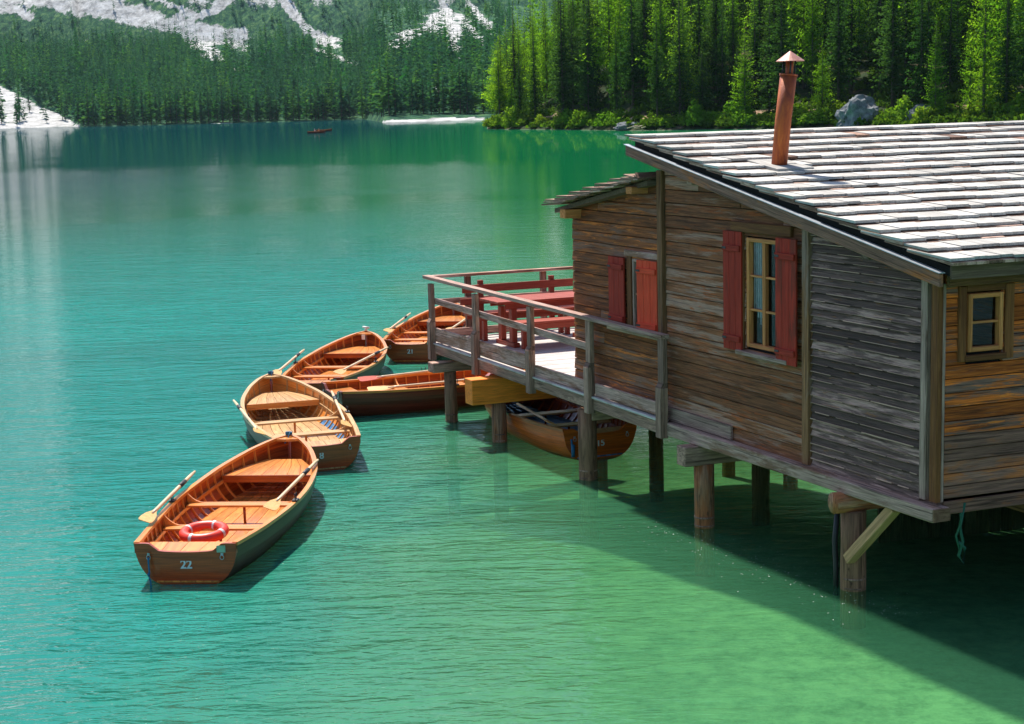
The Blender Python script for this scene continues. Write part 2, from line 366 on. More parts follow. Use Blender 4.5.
def build_terrain():
    pxs = np.concatenate([np.linspace(-3600, -70, 60), np.arange(-60, 1084, 3.2), np.linspace(1100, 3600, 50)])
    tx = (pxs-512)/F
    Ys = np.concatenate([np.geomspace(4, 150, 60), np.linspace(155, 480, 90), np.linspace(486, 860, 50), np.linspace(864, 1700, 170), np.linspace(1720, 3600, 90)])
    YY, TT = np.meshgrid(Ys, tx, indexing='ij'); XX = TT*YY; ZZ = height(XX, YY)
    nr, nc = YY.shape; P, Q = sight(XX, YY, ZZ)
    wp = (fbm(XX/34., YY/70., 4, 31)-.47); wq = (fbm(XX/30., YY/60., 4, 37)-.47)
    sm = scree(P+wp*16*(Q < 80), Q+wq*12*(Q < 80))*(YY > 600)
    nz = fbm(XX/16., YY/16., 4, 12)
    sm = np.clip(sm*1.5+(nz-.5)*1.9-.30, 0, 1)*(YY > 600)
    fan = np.clip(1.2-np.hypot((P-462)/38, (Q-38)/30), 0, 1)*.62
    sm = np.maximum(sm, np.clip(fan+(fbm(XX/9., YY/20., 4, 17)-.5)*1.7, 0, .9)*(fan > 0)*(YY > 900))
    sm = np.maximum(sm, ((P > 380+10*nz) & (P < 493) & (YY > 636) & (YY < 646+16*fbm(P/9., YY*0, 3, 5))).astype(float)*.8)
    sm = np.maximum(sm, ((P > 221) & (P < 242) & (YY > 860) & (YY < 905)).astype(float))
    elev = (ZZ-CAMH)/YY
    streak = fbm(P/34.+Q/160., Q/420., 4, 21)
    thr = np.interp(elev, [.06, .085, .16, .26, .40], [.80, .62, .56, .46, .36]); rock = np.clip((streak-thr)*9, 0, 1)*(YY > 1300)*(elev > .066)
    sm = np.maximum(sm, rock*.8)
    chute = np.zeros_like(P); wbl = (fbm(P*0+7, Q/60., 3, 63)-.47)*26+(fbm(P/40., Q/40., 3, 65)-.47)*16
    for pc_, wd_ in ((20, 26), (88, 15), (138, 7), (218, 13), (282, 20), (342, 17), (455, 13), (560, 8)):
        chute = np.maximum(chute, np.clip(1.45-np.abs(P+wbl-pc_)/wd_, 0, 1))
    sm = np.maximum(sm, chute*.95*np.clip((elev-.058)*70, 0, 1)*np.clip((.24-elev)*12+.45, 0, 1)*(YY > 1300))
    me = bpy.data.meshes.new('terrain'); co = np.stack([XX, YY, ZZ], -1).reshape(-1, 3)
    idx = np.arange(nr*nc).reshape(nr, nc)
    fq = np.stack([idx[:-1,:-1], idx[:-1,1:], idx[1:,1:], idx[1:,:-1]], -1).reshape(-1, 4)
    me.vertices.add(len(co)); me.vertices.foreach_set('co', co.astype(np.float32).ravel())
    me.loops.add(fq.size); me.loops.foreach_set('vertex_index', fq.astype(np.int32).ravel())
    me.polygons.add(len(fq)); me.polygons.foreach_set('loop_start', np.arange(0, fq.size, 4, dtype=np.int32))
    a = me.attributes.new('bare', 'FLOAT', 'POINT'); a.data.foreach_set('value', sm.astype(np.float32).ravel())
    me.polygons.foreach_set('use_smooth', [True]*len(fq)); me.update(calc_edges=True)
    m, nt, out = new_mat('terrain_ground')
    geo = N(nt, 'ShaderNodeNewGeometry'); pos = geo.outputs['Position']
    bare = N(nt, 'ShaderNodeAttribute', attribute_name='bare').outputs['Fac']
    sep = N(nt, 'ShaderNodeSeparateXYZ'); L(nt, pos, sep.inputs[0])
    n1 = noise(nt, mapping(nt, pos, (1, .35, 1)), .22, 8, .75); n2 = noise(nt, pos, .35, 6, .7)
    scrub = ramp(nt, [(.38, (.004, .036, .026)), (.50, (.022, .095, .045)), (.62, (.095, .19, .065))], n1).outputs[0]
    floor = ramp(nt, [(.38, (.015, .035, .010)), (.55, (.03, .040, .016)), (.68, (.16, .10, .065)), (.74, (.05, .09, .02))], n2).outputs[0]
    col = mixc(nt, maprange(nt, sep.outputs[1], 480, 620), floor, scrub)
    wh = ramp(nt, [(.34, (.17, .17, .165)), (.46, (.42, .41, .40)), (.62, (.68, .67, .66))], noise(nt, pos, .12, 8, .75)).outputs[0]
    bm = math_(nt, 'ADD', bare, math_(nt, 'MULTIPLY', math_(nt, 'SUBTRACT', noise(nt, mapping(nt, pos, (1, .3, 1)), .16, 9, .82), .5), 2.3))
    col = mixc(nt, maprange(nt, bm, .40, .66), col, wh)
    bedc = ramp(nt, [(.3, (.12, .17, .11)), (.50, (.29, .36, .25)), (.60, (.38, .45, .31))], noise(nt, pos, 3.2, 9, .78)).outputs[0]
    col = mixc(nt, maprange(nt, sep.outputs[2], -.15, .12), bedc, col)
    b = N(nt, 'ShaderNodeBsdfPrincipled', Roughness=.95); b.inputs['Specular IOR Level'].default_value = .1
    L(nt, col, b.inputs['Base Color'])
    bp = N(nt, 'ShaderNodeBump', Strength=.9, Distance=2.5); L(nt, n1, bp.inputs['Height'])
    bm2 = maprange(nt, sep.outputs[1], 300, 700); L(nt, math_(nt, 'MULTIPLY', bm2, .9), bp.inputs['Strength'])
    L(nt, bp.outputs[0], b.inputs['Normal']); L(nt, b.outputs[0], out.inputs[0])
    me.materials.append(m)
    o = bpy.data.objects.new('terrain', me); COL.objects.link(o); tag(o, kind='structure')
build_terrain()

# unseen hill behind the viewer, added to darken the window reflections
mb = MB(); vs = []; fs = []; na, nr_ = 60, 12
for i in range(na+1):
    a = rad(-245+310*i/na) if False else rad(-200+220*i/na)
    for j in range(nr_+1):
        d = 90+j*55; zz = -2+max(0, j-.3)*9*(.8+.4*mnoise.noise(V(i*.3, j*.4, 3)))
        vs.append((d*math.cos(a), d*math.sin(a)-60, zz))
for i in range(na):
    for j in range(nr_): b = i*(nr_+1)+j; fs.append((b, b+nr_+1, b+nr_+2, b+1))
mb.add(vs, fs, smooth=True)
tag(mb.build('unseen_hill', plain('unseen_hill_green', (.03, .06, .03), .9, col2=(.06, .10, .04), scale=.05, bump=.5)), kind='structure')

# ------------------------------------------------------------------ water
def build_water():
    m, nt, out = new_mat('lake_water')
    geo = N(nt, 'ShaderNodeNewGeometry'); pos = geo.outputs['Position']
    sep = N(nt, 'ShaderNodeSeparateXYZ'); L(nt, pos, sep.inputs[0]); X, Y = sep.outputs[0], sep.outputs[1]
    # turbid body: green over the shallows by the hut, teal out in the open lake
    wob = math_(nt, 'MULTIPLY', math_(nt, 'SUBTRACT', noise(nt, pos, .10, 4, .6), .5), 9)
    xa = math_(nt, 'ADD', X, wob)
    teal = mixc(nt, noise(nt, pos, .35, 5, .6), (.002, .150, .128), (.007, .265, .228))
    green = mixc(nt, noise(nt, pos, .5, 6, .65), (.036, .185, .088), (.080, .270, .135))
    body = mixc(nt, maprange(nt, xa, -5.5, .5), teal, green)
    deep = mixc(nt, maprange(nt, X, -42, 6), (.001, .048, .056), (.004, .150, .050))
    body = mixc(nt, maprange(nt, Y, 27, 95), body, deep)
    df = N(nt, 'ShaderNodeBsdfDiffuse'); L(nt, body, df.inputs[0])
    tr = N(nt, 'ShaderNodeBsdfTransparent'); tr.inputs[0].default_value = (.56, .90, .62, 1)
    turb = math_(nt, 'MAXIMUM', maprange(nt, X, 4.5, -3.5, .22, .80), maprange(nt, Y, 18, 42, .22, .93))
    mx = N(nt, 'ShaderNodeMixShader'); L(nt, turb, mx.inputs[0]); L(nt, tr.outputs[0], mx.inputs[1]); L(nt, df.outputs[0], mx.inputs[2])
    # ripples: small wind chop plus longer wavelets, calmer by the hut and near the far shore
    big = noise(nt, mapping(nt, pos, (.62, 1.75, 1), rot=(0, 0, rad(-13))), 1.15, 3, .5, .6)
    sml = noise(nt, mapping(nt, pos, (.62, 1.8, 1), rot=(0, 0, rad(7))), 5.2, 3, .55, .4)
    lng = noise(nt, mapping(nt, pos, (.16, 1.0, 1), rot=(0, 0, rad(-3))), .55, 3, .6, .3)
    h = math_(nt, 'ADD', math_(nt, 'MULTIPLY', big, 1.0), math_(nt, 'MULTIPLY', sml, .42))
    h = math_(nt, 'ADD', h, math_(nt, 'MULTIPLY', lng, maprange(nt, Y, 25, 80, .4, 1.1)))
    patch = noise(nt, mapping(nt, pos, (.5, 1.0, 1)), .09, 3, .5)
    calm_r = maprange(nt, X, 4.0, -4.0, .10, 1.0)
    calm_f = maprange(nt, math_(nt, 'ADD', Y, math_(nt, 'MULTIPLY', X, .25)), 125, 165, 1.0, .10)
    st = math_(nt, 'MULTIPLY', math_(nt, 'MULTIPLY', calm_r, calm_f), maprange(nt, patch, .3, .6, .55, 1.0))
    bp = N(nt, 'ShaderNodeBump', Distance=.14); L(nt, h, bp.inputs['Height']); L(nt, math_(nt, 'MULTIPLY', st, maprange(nt, Y, 22, 90, 1.05, .36)), bp.inputs['Strength'])
    gl = N(nt, 'ShaderNodeBsdfGlossy', Roughness=.03); L(nt, bp.outputs[0], gl.inputs['Normal'])
    L(nt, maprange(nt, Y, 30, 140, .015, .022), gl.inputs['Roughness'])
    fr = N(nt, 'ShaderNodeFresnel', IOR=1.333); L(nt, bp.outputs[0], fr.inputs['Normal'])
    ff = math_(nt, 'MINIMUM', fr.outputs[0], .62)
    mg = N(nt, 'ShaderNodeMixShader'); L(nt, ff, mg.inputs[0]); L(nt, mx.outputs[0], mg.inputs[1]); L(nt, gl.outputs[0], mg.inputs[2])
    L(nt, mg.outputs[0], out.inputs[0])
    mb = MB(); mb.add([(-4500, -40, 0), (4500, -40, 0), (4500, 1400, 0), (-4500, 1400, 0)], [(0, 1, 2, 3)])
    o = mb.build('lake_water', m); tag(o, kind='structure')
build_water()

# ------------------------------------------------------------------ hut frame of reference
O = V(4.135, 15.287, 0)
vA = V(math.cos(rad(115)), math.sin(rad(115)), 0); vB = V(math.cos(rad(20)), math.sin(rad(20)), 0); vZ = V(0, 0, 1)
def P(s, t, z): return vA*s+vB*t+vZ*z          # local to the hut's corner
class HB(MB):
    """builder in hut coordinates (s along the long wall, t along the gable wall, z up)"""
    def blk(s, a, b, rnd=None, z2=None):
        (s0, t0, z0), (s1, t1, z1) = a, b
        if z2: za0, za1, zb0, zb1 = z2              # z at s0 (bottom, top), at s1 (bottom, top)
        else: za0, za1, zb0, zb1 = z0, z1, z0, z1
        s.hexa([P(s0,t0,za0), P(s1,t0,zb0), P(s1,t1,zb0), P(s0,t1,za0), P(s0,t0,za1), P(s1,t0,zb1), P(s1,t1,zb1), P(s0,t1,za1)], rnd)
hut = thing('boathouse', O, 'weathered wooden boathouse on piles with pale shingle roof and red shutters', 'boathouse')
def roof_under(s): return 3.47+.190*s

def siding(name, mat, axis, a0, a1, z0, z1, step, openings=(), top=None, base=0.0, lap=.012, seg=(1.4, 3.2), depth=.03, jit=.004, parent=hut, slope=0.0, edge=False):
    hb = HB(); he = HB(); z = z0
    while z < z1-1e-4:
        zz = min(z+step*random.uniform(.93, 1.07), z1)
        if z1-zz < step*.4: zz = z1
        a = a0; cuts = []
        while a < a1-.01:
            b = min(a+random.uniform(*seg), a1)
            if a1-b < .5: b = a1
            cuts.append((a, b)); a = b
        for (a, b) in cuts:
            segs = [(a, b)]
            for (oa, ob, oz0, oz1) in openings:
                if zz > oz0+.02 and z < oz1-.02:
                    ns = []
                    for (u, v) in segs:
                        if v <= oa or u >= ob: ns.append((u, v))
                        else:
                            if u < oa: ns.append((u, oa))
                            if v > ob: ns.append((ob, v))
                    segs = ns
            if top:
                kk = top(1)-top(0); xs_ = (zz-.006-top(0))/kk; ns = []
                for (u, v) in segs: ns += [(u, xs_), (xs_, v)] if u+.03 < xs_ < v-.03 else [(u, v)]
                segs = ns
            for (u, v) in segs:
                if v-u < .02: continue
                zt0 = zt1 = zz-.010
                if top:
                    if top(u) < z+.01 and top(v) < z+.01: continue
                    # clip the low end
                    if top(u) < z+.01:
                        k = (z+.01-top(u))/(top(v)-top(u)); u = u+(v-u)*k
                    if top(v) < z+.01:
                        k = (z+.01-top(v))/(top(u)-top(v)); v = v-(v-u)*k
                    zt0 = min(zt0, top(u)); zt1 = min(zt1, top(v))
                j = random.uniform(-jit, jit); f0 = base-lap+j; f1 = base+j
                g = .004
                if axis == 'A':
                    c = [P(u+g, f0, z+slope*u), P(v-g, f0, z+slope*v), P(v-g, base+depth, z+slope*v), P(u+g, base+depth, z+slope*u),
                         P(u+g, f1, zt0+slope*u), P(v-g, f1, zt1+slope*v), P(v-g, base+depth, zt1+slope*v), P(u+g, base+depth, zt0+slope*u)]
                else:
                    c = [P(f0, u+g, z), P(f0, v-g, z), P(base+depth, v-g, z), P(base+depth, u+g, z),
                         P(f1, u+g, zt0), P(f1, v-g, zt1), P(base+depth, v-g, zt1), P(base+depth, u+g, zt0)]
                hb.hexa(c)
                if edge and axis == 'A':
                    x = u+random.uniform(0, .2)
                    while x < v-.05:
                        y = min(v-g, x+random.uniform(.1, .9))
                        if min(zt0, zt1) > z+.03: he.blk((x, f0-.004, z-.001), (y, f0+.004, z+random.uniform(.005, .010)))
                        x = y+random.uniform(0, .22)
        z = zz
    w_ = hb.build(name, mat, parent, bevel=.004)
    if edge: he.build('sunlit_ledge_strips', M['edge'], w_)  # strips paint a sunlit line along each board's lower edge
    return w_

W1 = (2.63, 3.34, 2.36, 3.66)      # big window opening (s0, s1, z0, z1)
W2 = (5.52, 5.98, 2.29, 3.20)      # annex window
siding('wall', M['wall_main'], 'A', 2.20, 5.14, 1.21, 4.6, .165, [W1], top=roof_under, seg=(2.5, 3.5))
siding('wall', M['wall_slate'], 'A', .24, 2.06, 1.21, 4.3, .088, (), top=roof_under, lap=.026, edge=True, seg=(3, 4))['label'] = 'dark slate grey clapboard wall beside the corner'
def annex_top(s): return 4.235-.185*(s-5.2)
siding('wall', M['wall_annex'], 'A', 5.28, 7.68, 1.24, 4.4, .150, [W2], top=annex_top)['label'] = 'brown annex wall behind the walkway rail'
WB = (.30, .72, 2.70, 3.29)
siding('wall', M['wall_orange'], 'B', .06, 9.0, 1.90, 3.50, .135, [WB], lap=.016, seg=(2.5, 5), base=.0)['label'] = 'orange brown end wall'
siding('wall', M['wall_grey'], 'B', .06, 9.0, 1.27, 1.90, .125, (), lap=.016, seg=(2.5, 5), base=.0)
# inner lining, rear walls and floor close the volume
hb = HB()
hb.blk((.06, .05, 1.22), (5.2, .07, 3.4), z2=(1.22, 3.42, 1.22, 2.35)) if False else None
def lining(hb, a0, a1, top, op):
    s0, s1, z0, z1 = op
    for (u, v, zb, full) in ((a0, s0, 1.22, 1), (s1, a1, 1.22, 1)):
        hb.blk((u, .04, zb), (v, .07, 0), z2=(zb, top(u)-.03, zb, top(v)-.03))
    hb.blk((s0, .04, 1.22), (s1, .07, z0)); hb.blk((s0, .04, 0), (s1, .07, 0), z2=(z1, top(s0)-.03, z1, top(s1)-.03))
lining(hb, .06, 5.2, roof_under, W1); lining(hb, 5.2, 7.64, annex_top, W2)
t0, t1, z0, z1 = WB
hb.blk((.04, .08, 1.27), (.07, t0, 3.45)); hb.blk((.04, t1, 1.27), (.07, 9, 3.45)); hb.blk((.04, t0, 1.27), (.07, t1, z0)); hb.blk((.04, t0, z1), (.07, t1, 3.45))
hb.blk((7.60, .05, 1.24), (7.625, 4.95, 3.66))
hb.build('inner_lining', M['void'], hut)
siding('wall', M['wall_annex'], 'B', .02, 5.0, 1.24, 3.72, .15, (), base=7.68, lap=-.012, depth=-.05)
hb = HB(); hb.blk((.05, 8.95, 1.25), (5.3, 9.0, 0), z2=(1.25, 3.45, 1.25, 4.4)); hb.blk((5.2, 4.95, 1.25), (7.66, 5.0, 3.7)); hb.blk((5.2, 5.0, 1.25), (5.24, 8.95, 4.4)); hb.build('rear_wall', M['wall_annex'], hut)
hb = HB(); hb.blk((.02, .02, 1.15), (5.25, 9.0, 1.235)); hb.blk((5.25, .02, 1.15), (7.66, 4.98, 1.235)); hb.build('floor', M['darkgrey'], hut)

random.seed(61); h = HB(); t = 3.2  # unseen boards added under the rear to block a bright reflection
while t < 8.9: h.blk((5.24, t, -.9), (5.27, t+.19, 1.14)); t += .2
s_x = .4
while s_x < 5.2: h.blk((s_x, 8.85, -.9), (s_x+.19, 8.88, 1.10)); s_x += .2
h.build('added_skirt_screen', M['darkgrey'], hut)
# posts
def post(name, s0, s1, t0, t1, z0, z1, mat, b=.006):
    hb = HB(); hb.blk((s0, t0, z0), (s1, t1, z1)); return hb.build(name, mat, hut, bevel=b)
post('corner_post', -.03, .075, -.04, .02, 1.24, 3.47, M['brownframe'])
post('corner_post', -.028, .02, .022, .055, 1.24, 3.40, M['greywood'])
post('corner_post', .14, .235, -.035, .03, 1.235, 3.50, M['greywood'])
post('wall_post', 2.07, 2.19, -.05, .03, 1.215, 3.83, M['postwood'])
post('wall_post', 5.15, 5.27, -.055, .03, 1.10, 4.36, M['postwood'])
# bottom sill beam under the main wall, slightly sagging to the corner
hb = HB(); hb.blk((-.10, -.13, 0), (5.02, .07, 0), z2=(1.065, 1.205, 1.045, 1.215)); hb.build('sill_beam', M['greywood'], hut, bevel=.01)
hb = HB(); hb.blk((-.118, -.125, 1.075), (-.10, .065, 1.20)); hb.build('beam_end', M['endgrain'], hut)
hb = HB()
for a in (2.24, 3.55): pass
hb.blk((3.62, -.045, 1.225), (5.10, -.012, 1.395)); hb.build('ledge_board', M['greywood'], hut, bevel=.004)
hb = HB(); hb.blk((.0, .08, 1.10), (.20, 9.0, 1.235)); hb.build('sill_beam', M['wall_grey'], hut, bevel=.008)

# ---- windows
def window(s0, s1, z0, z1, rows, cols, fw_, mat, parent=hut, axis='A', inset=.055, mt=.016):
    def blk(h, a, b, zz0, zz1, d0, d1):
        if axis == 'A': h.blk((a, d0, zz0), (b, d1, zz1))
        else: h.blk((d0, a, zz0), (d1, b, zz1))
    h = HB()
    blk(h, s0, s0+fw_, z0, z1, inset-.045, inset+.03); blk(h, s1-fw_, s1, z0, z1, inset-.045, inset+.03)
    blk(h, s0+fw_, s1-fw_, z0, z0+fw_, inset-.045, inset+.03); blk(h, s0+fw_, s1-fw_, z1-fw_, z1, inset-.045, inset+.03)
    w_ = h.build('window', mat, parent, bevel=.004)
    h = HB()
    for i in range(1, cols):
        c = s0+fw_+(s1-s0-2*fw_)*i/cols; ww = mt*(1.9 if cols == 2 and i == 1 else 1)
        blk(h, c-ww, c+ww, z0+fw_, z1-fw_, inset-.03, inset+.012)
    for i in range(1, rows):
        c = z0+fw_+(z1-z0-2*fw_)*i/rows; xs = [s0+fw_]+[s0+fw_+(s1-s0-2*fw_)*k/cols for k in range(1, cols)]+[s1-fw_]
        for k in range(cols): blk(h, xs[k]+(.033 if k else 0), xs[k+1]-(.033 if k < cols-1 else 0), c-mt*.7, c+mt*.7, inset-.026, inset+.010)
    h.build('muntins', mat, w_)
    h = HB(); q_ = ((s0+fw_, z0+fw_), (s1-fw_, z0+fw_), (s1-fw_, z1-fw_), (s0+fw_, z1-fw_)); d_ = inset+.014
    h.add([P(a, d_, z) if axis == 'A' else P(d_, a, z) for a, z in q_], [(0, 3, 2, 1)] if axis == 'A' else [(0, 1, 2, 3)]); h.build('pane', M['glass'], w_)
    return w_
big = window(W1[0]+.03, W1[1]-.02, W1[2]+.02, W1[3]-.02, 3, 2, .045, M['yframe'], inset=.03)
h = HB(); n = 9
n = 14
for i in range(n):   # white curtain hanging behind the left casement, pulled aside at the bottom
    a = 2.99+.30*i/n; b = 2.99+.30*(i+1)/n; d = .052+.008*(i % 2)
    h.blk((a, d, 2.50+.05*(i % 3)+.025*i), (b, d+.006, 3.60))
h.build('curtain', M['curtain'], big)
h = HB(); h.blk((3.36, -.03, 2.34), (3.50, .03, 3.70)); h.build('jamb_board', M['brownframe'], hut, bevel=.005)
h = HB(); h.blk((2.40, -.050, 3.70), (3.60, .03, 3.82)); h.build('lintel', M['brownframe'], hut, bevel=.01)
h = HB(); h.blk((2.42, -.095, 2.285), (3.44, .03, 2.335)); h.build('window_sill', M['greywood'], hut, bevel=.006)
small = window(W2[0], W2[1], W2[2], W2[3], 2, 2, .035, M['greywood'], inset=.03)
h = HB()
for i in range(6):
    h.blk((5.72+.03*i, .12+.015*(i % 2), 2.36), (5.75+.03*i, .13+.015*(i % 2), 3.15))
h.build('curtain', M['curtain'], small)
h = HB(); h.blk((5.99, -.03, 2.24), (6.10, .03, 3.24)); h.build('jamb_board', M['brownframe'], hut, bevel=.004)
h = HB(); h.blk((5.28, -.035, 3.23), (6.16, .02, 3.31)); h.build('lintel', M['greywood'], hut, bevel=.005)
h = HB(); h.blk((5.28, -.06, 2.215), (6.62, .02, 2.262)); h.build('window_sill', M['greywood'], hut, bevel=.005)
end_w = window(WB[0]+.01, WB[1]-.01, WB[2]+.01, WB[3]-.01, 2, 1, .045, M['yframe'], axis='B', inset=.01)
h = HB()
for a, b, z0, z1 in ((.20, .285, 2.62, 3.36), (.735, .84, 2.62, 3.36)): h.blk((-.035, a, z0), (.01, b, z1))
h.blk((-.032, .286, 3.30), (.01, .734, 3.37)); h.blk((-.05, .27, 2.62), (.01, .75, 2.68)); h.build('window_surround', M['brownframe'], hut, bevel=.006)

def shutter(origin, ang, wd, hgt, mat, name='shutter', label=None):
    """hinged at origin, board plane running along +x local; ang = rotation from the wall's line"""
    e = bpy.data.objects.new(name, None)
    mb = MB(); nb = 3
    for i in range(nb): mb.box((wd*i/nb+.002, -.012, 0), (wd*(i+1)/nb-.002, .012, hgt))
    o = mb.build(name, mat, hut, bevel=.003)
    for z in (hgt*.10, hgt*.86):
        b = MB(); b.box((.015, -.035, z-.035), (wd-.015, -.0125, z+.035)); b.build('batten', mat, o, bevel=.003)
    for z in (hgt*.86, hgt*.10): b = MB(); b.box((.02, -.041, z-.012), (.10, -.0355, z+.012)); b.build('hinge', M['black'], o)
    o.location = origin; o.rotation_euler = (0, 0, ang)
    if label: o['label'] = label
    return o
# local +x of a shutter runs along -vA (towards the viewer's right) when ang = yaw(-vA)
yA = rad(115-180)
shutter(P(3.755, -.040, 2.315), yA+rad(0), .385, 1.385, M['shutter'])
shutter(P(2.64, -.070, 2.29), yA+rad(-1), .40, 1.395, M['shutter'])
shutter(P(6.555, -.045, 2.30), yA, .42, .90, M['shutter'])
s_ = shutter(P(5.725, -.085, 2.28), yA+rad(6), .44, .93, M['shutter_sunlit'], label='red shutter coloured as if in sun')

# ---- main roof: rake board, flashing, sheathing, shingle courses
SL = .190
def rz(s): return 3.635+SL*(s+.39)       # top of the sheathing along the slope
h = HB(); h.blk((-.30, -.245, 0), (5.68, -.20, 0), z2=(3.405, 3.535, 4.545, 4.675)); h.build('rake_board', M['wall_grey'], hut, bevel=.006)
h = HB(); h.blk((-.31, -.262, 0), (5.69, -.19, 0), z2=(3.538, 3.546, 4.678, 4.686)); h.build('flashing', M['flash'], hut)
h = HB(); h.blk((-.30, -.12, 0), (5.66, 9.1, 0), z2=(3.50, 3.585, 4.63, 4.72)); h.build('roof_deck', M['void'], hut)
for s_r in (.9, 4.25): h = HB(); h.blk((s_r-.06, -.19, rz(s_r)-.30), (s_r+.06, .0, rz(s_r)-.17)); h.build('purlin_end', M['darkgrey'], hut, bevel=.006)
h = HB(); h.blk((-.325, -.13, 3.475), (-.302, 9.1, 3.60)); h.build('eave_board', M['lath'], hut)
h = HB(); h.blk((-.14, .0, 3.38), (-.09, 9.05, 3.53)); h.build('fascia', M['postwood'], hut, bevel=.006)
random.seed(21)
rows = 17; s_lo, s_hi = -.43, 5.74; cs = (s_hi-s_lo)/rows
h = HB(); hd = HB()
for r in range(rows):
    a = s_lo+cs*r; t = -.215+random.uniform(-.02, .02)
    while t < 9.1:
        wd = random.uniform(.13, .34); tt = min(t+wd, 9.15)
        for lay in range(2):
            s0 = a+random.uniform(-.018, .018)-(.03 if lay == 0 else 0); s1 = a+cs*1.75
            lift = .010+lay*.034; th = .028
            zb0 = rz(s0)-.045+lift+.028+random.uniform(-.003, .010); zb1 = rz(s1)-.045+lift*.4
            z2 = (zb0, zb0+th, zb1, zb1+.012)
            if s1 > s_hi+.1: s1 = s_hi+.06; z2 = (zb0, zb0+th, rz(s1)-.02, rz(s1)-.008)
            c = [P(s0,t+.003,z2[0]), P(s1,t+.003,z2[2]), P(s1,tt-.003,z2[2]), P(s0,tt-.003,z2[0]), P(s0,t+.003,z2[1]), P(s1,t+.003,z2[3]), P(s1,tt-.003,z2[3]), P(s0,tt-.003,z2[1])]
            tgt = hd if (lay == 0 or random.random() < .012) else h
            tgt.hexa(c)
        t = tt
roof = h.build('roof', M['shingle'], hut)
hd.build('under_shingles', M['shingle_dark'], roof)
# ridge course
# ---- annex roof
def az(s): return 4.33-.180*(s-5.0)
h = HB(); h.blk((5.30, -.16, 0), (7.88, 5.2, 0), z2=(az(5.30)-.10, az(5.30)-.04, az(7.88)-.10, az(7.88)-.04)); h.build('roof_deck', M['lath'], hut)
h = HB()
for r in range(8):
    s0 = 8.0-r*.375; t = -.30
    while t < 5.2:
        tt = t+random.uniform(.15, .34)
        for lay in range(3):
            a = s0+random.uniform(-.02, .02)-lay*.05; b = a-.62
            if b < 5.28: b = 5.28
            if a-b < .05: continue
            za = az(a)-.02+lay*.026+.045; zb = az(b)-.03+lay*.006
            h.hexa([P(b,t,zb), P(a,t,za), P(a,tt-.005,za), P(b,tt-.005,zb), P(b,t,zb+.018), P(a,t,za+.02), P(a,tt-.005,za+.02), P(b,tt-.005,zb+.018)])
        t = tt
h.build('roof', M['shingle_dark'], hut)['label'] = 'small brown shingle roof over the annex'
for q_ in (((7.40, -.24, 3.66), (7.56, .04, 3.78)), ((5.55, -.24, 4.06), (5.70, .03, 4.15))): h = HB(); h.blk(*q_); h.build('purlin_end', M['yframe'], hut, bevel=.006)

# ---- chimney (part of the hut's roof)
def chimney():
    base = P(3.58, .57, 4.44); top = P(3.58, .71, 5.47)
    mb = MB(); mb.tube([base-V(0,0,.15), base.lerp(top, .5), top], [.092, .095, .098], 20); ch = mb.build('chimney_pipe', M['rust'], hut)
    mb = MB(); mb.tube([base.lerp(top, .985), top+V(0, 0, .005)], [.106, .106], 20); mb.build('pipe_collar', M['rust'], ch)
    ap = top+V(.02, .01, .27); rim = top+V(.02, .01, .155)
    mb = MB(); n = 24; vs = [ap]+[rim+V(.165*math.cos(2*PI*k/n), .165*math.sin(2*PI*k/n), 0) for k in range(n)]+[ap-V(0, 0, .012)]+[rim+V(.160*math.cos(2*PI*k/n), .160*math.sin(2*PI*k/n), -.006) for k in range(n)]
    fs = [(0, 1+k, 1+(k+1) % n) for k in range(n)]+[(n+1, n+2+(k+1) % n, n+2+k) for k in range(n)]+[(1+k, n+2+k, n+2+(k+1) % n, 1+(k+1) % n) for k in range(n)]
    mb.add(vs, fs); mb.build('rain_cap', M['rustcap'], ch)
    mb = MB()
    for k in range(3):
        a = 2*PI*k/3+.5; o_ = V(.078*math.cos(a), .078*math.sin(a), 0); mb.tube([top+o_-V(0,0,.05), rim+o_+V(0, 0, .04)], .010, 6)
    mb.build('cap_strut', M['black'], ch)
    mb = MB(); mb.tube([top-V(0,0,.1), top+V(0.015, 0, .17)], .045, 10); mb.build('inner_flue', M['rust'], ch)
    h = HB(); zz = lambda s: rz(s)+.02
    h.blk((3.30, .38, 0), (3.98, .86, 0), z2=(zz(3.30)+.01, zz(3.30)+.05, zz(3.98)-.02, zz(3.98)+.02)); h.build('chimney_plate', M['shingle'], hut, bevel=.004)
chimney()

# ---- piles and beams under the hut
def pile(s, t, ztop, r, parent=hut, zbot=-1.6, name='pile', lean=(0, 0)):
    mb = MB(); k = 7
    pts = [P(s+lean[0]*(1-i/k), t+lean[1]*(1-i/k), zbot+(ztop-zbot)*i/k) for i in range(k+1)]
    rr_ = [r*(1+random.uniform(-.03, .03)) for _ in pts]
    mb.tube(pts, rr_, 18, wob=.035); o = mb.build(name, M['pile'], parent)
    mb = MB(); mb.tube([P(s, t, .02), P(s, t, .035)], [r*1.02, r*1.02], 18); mb.tube([P(s, t, .12), P(s, t, .14)], [r*1.025, r*1.025], 18)
    mb.build('tide_ring', M['darkgrey'], o)
    return o
p850 = pile(1.35, .02, .86, .135)
pile(4.33, .02, .80, .125)
for s in (1.35, 4.33, 7.3):
    for t in ((2.7, 5.6, 8.6) if s > 7 else (6.4, 8.6)):
        if s > 7 and t > 5: continue
        pile(s, t, .9, .13)
pile(-.05, 1.75, .95, .12); pile(-.05, 5.2, .95, .12)
mb = MB(); mb.tube([P(1.36, -.22, .96), P(1.36, 4.5, .97), P(1.36, 8.8, .96)], [.115, .12, .12], 16, wob=.03); mb.build('cross_log', M['pile'], hut)
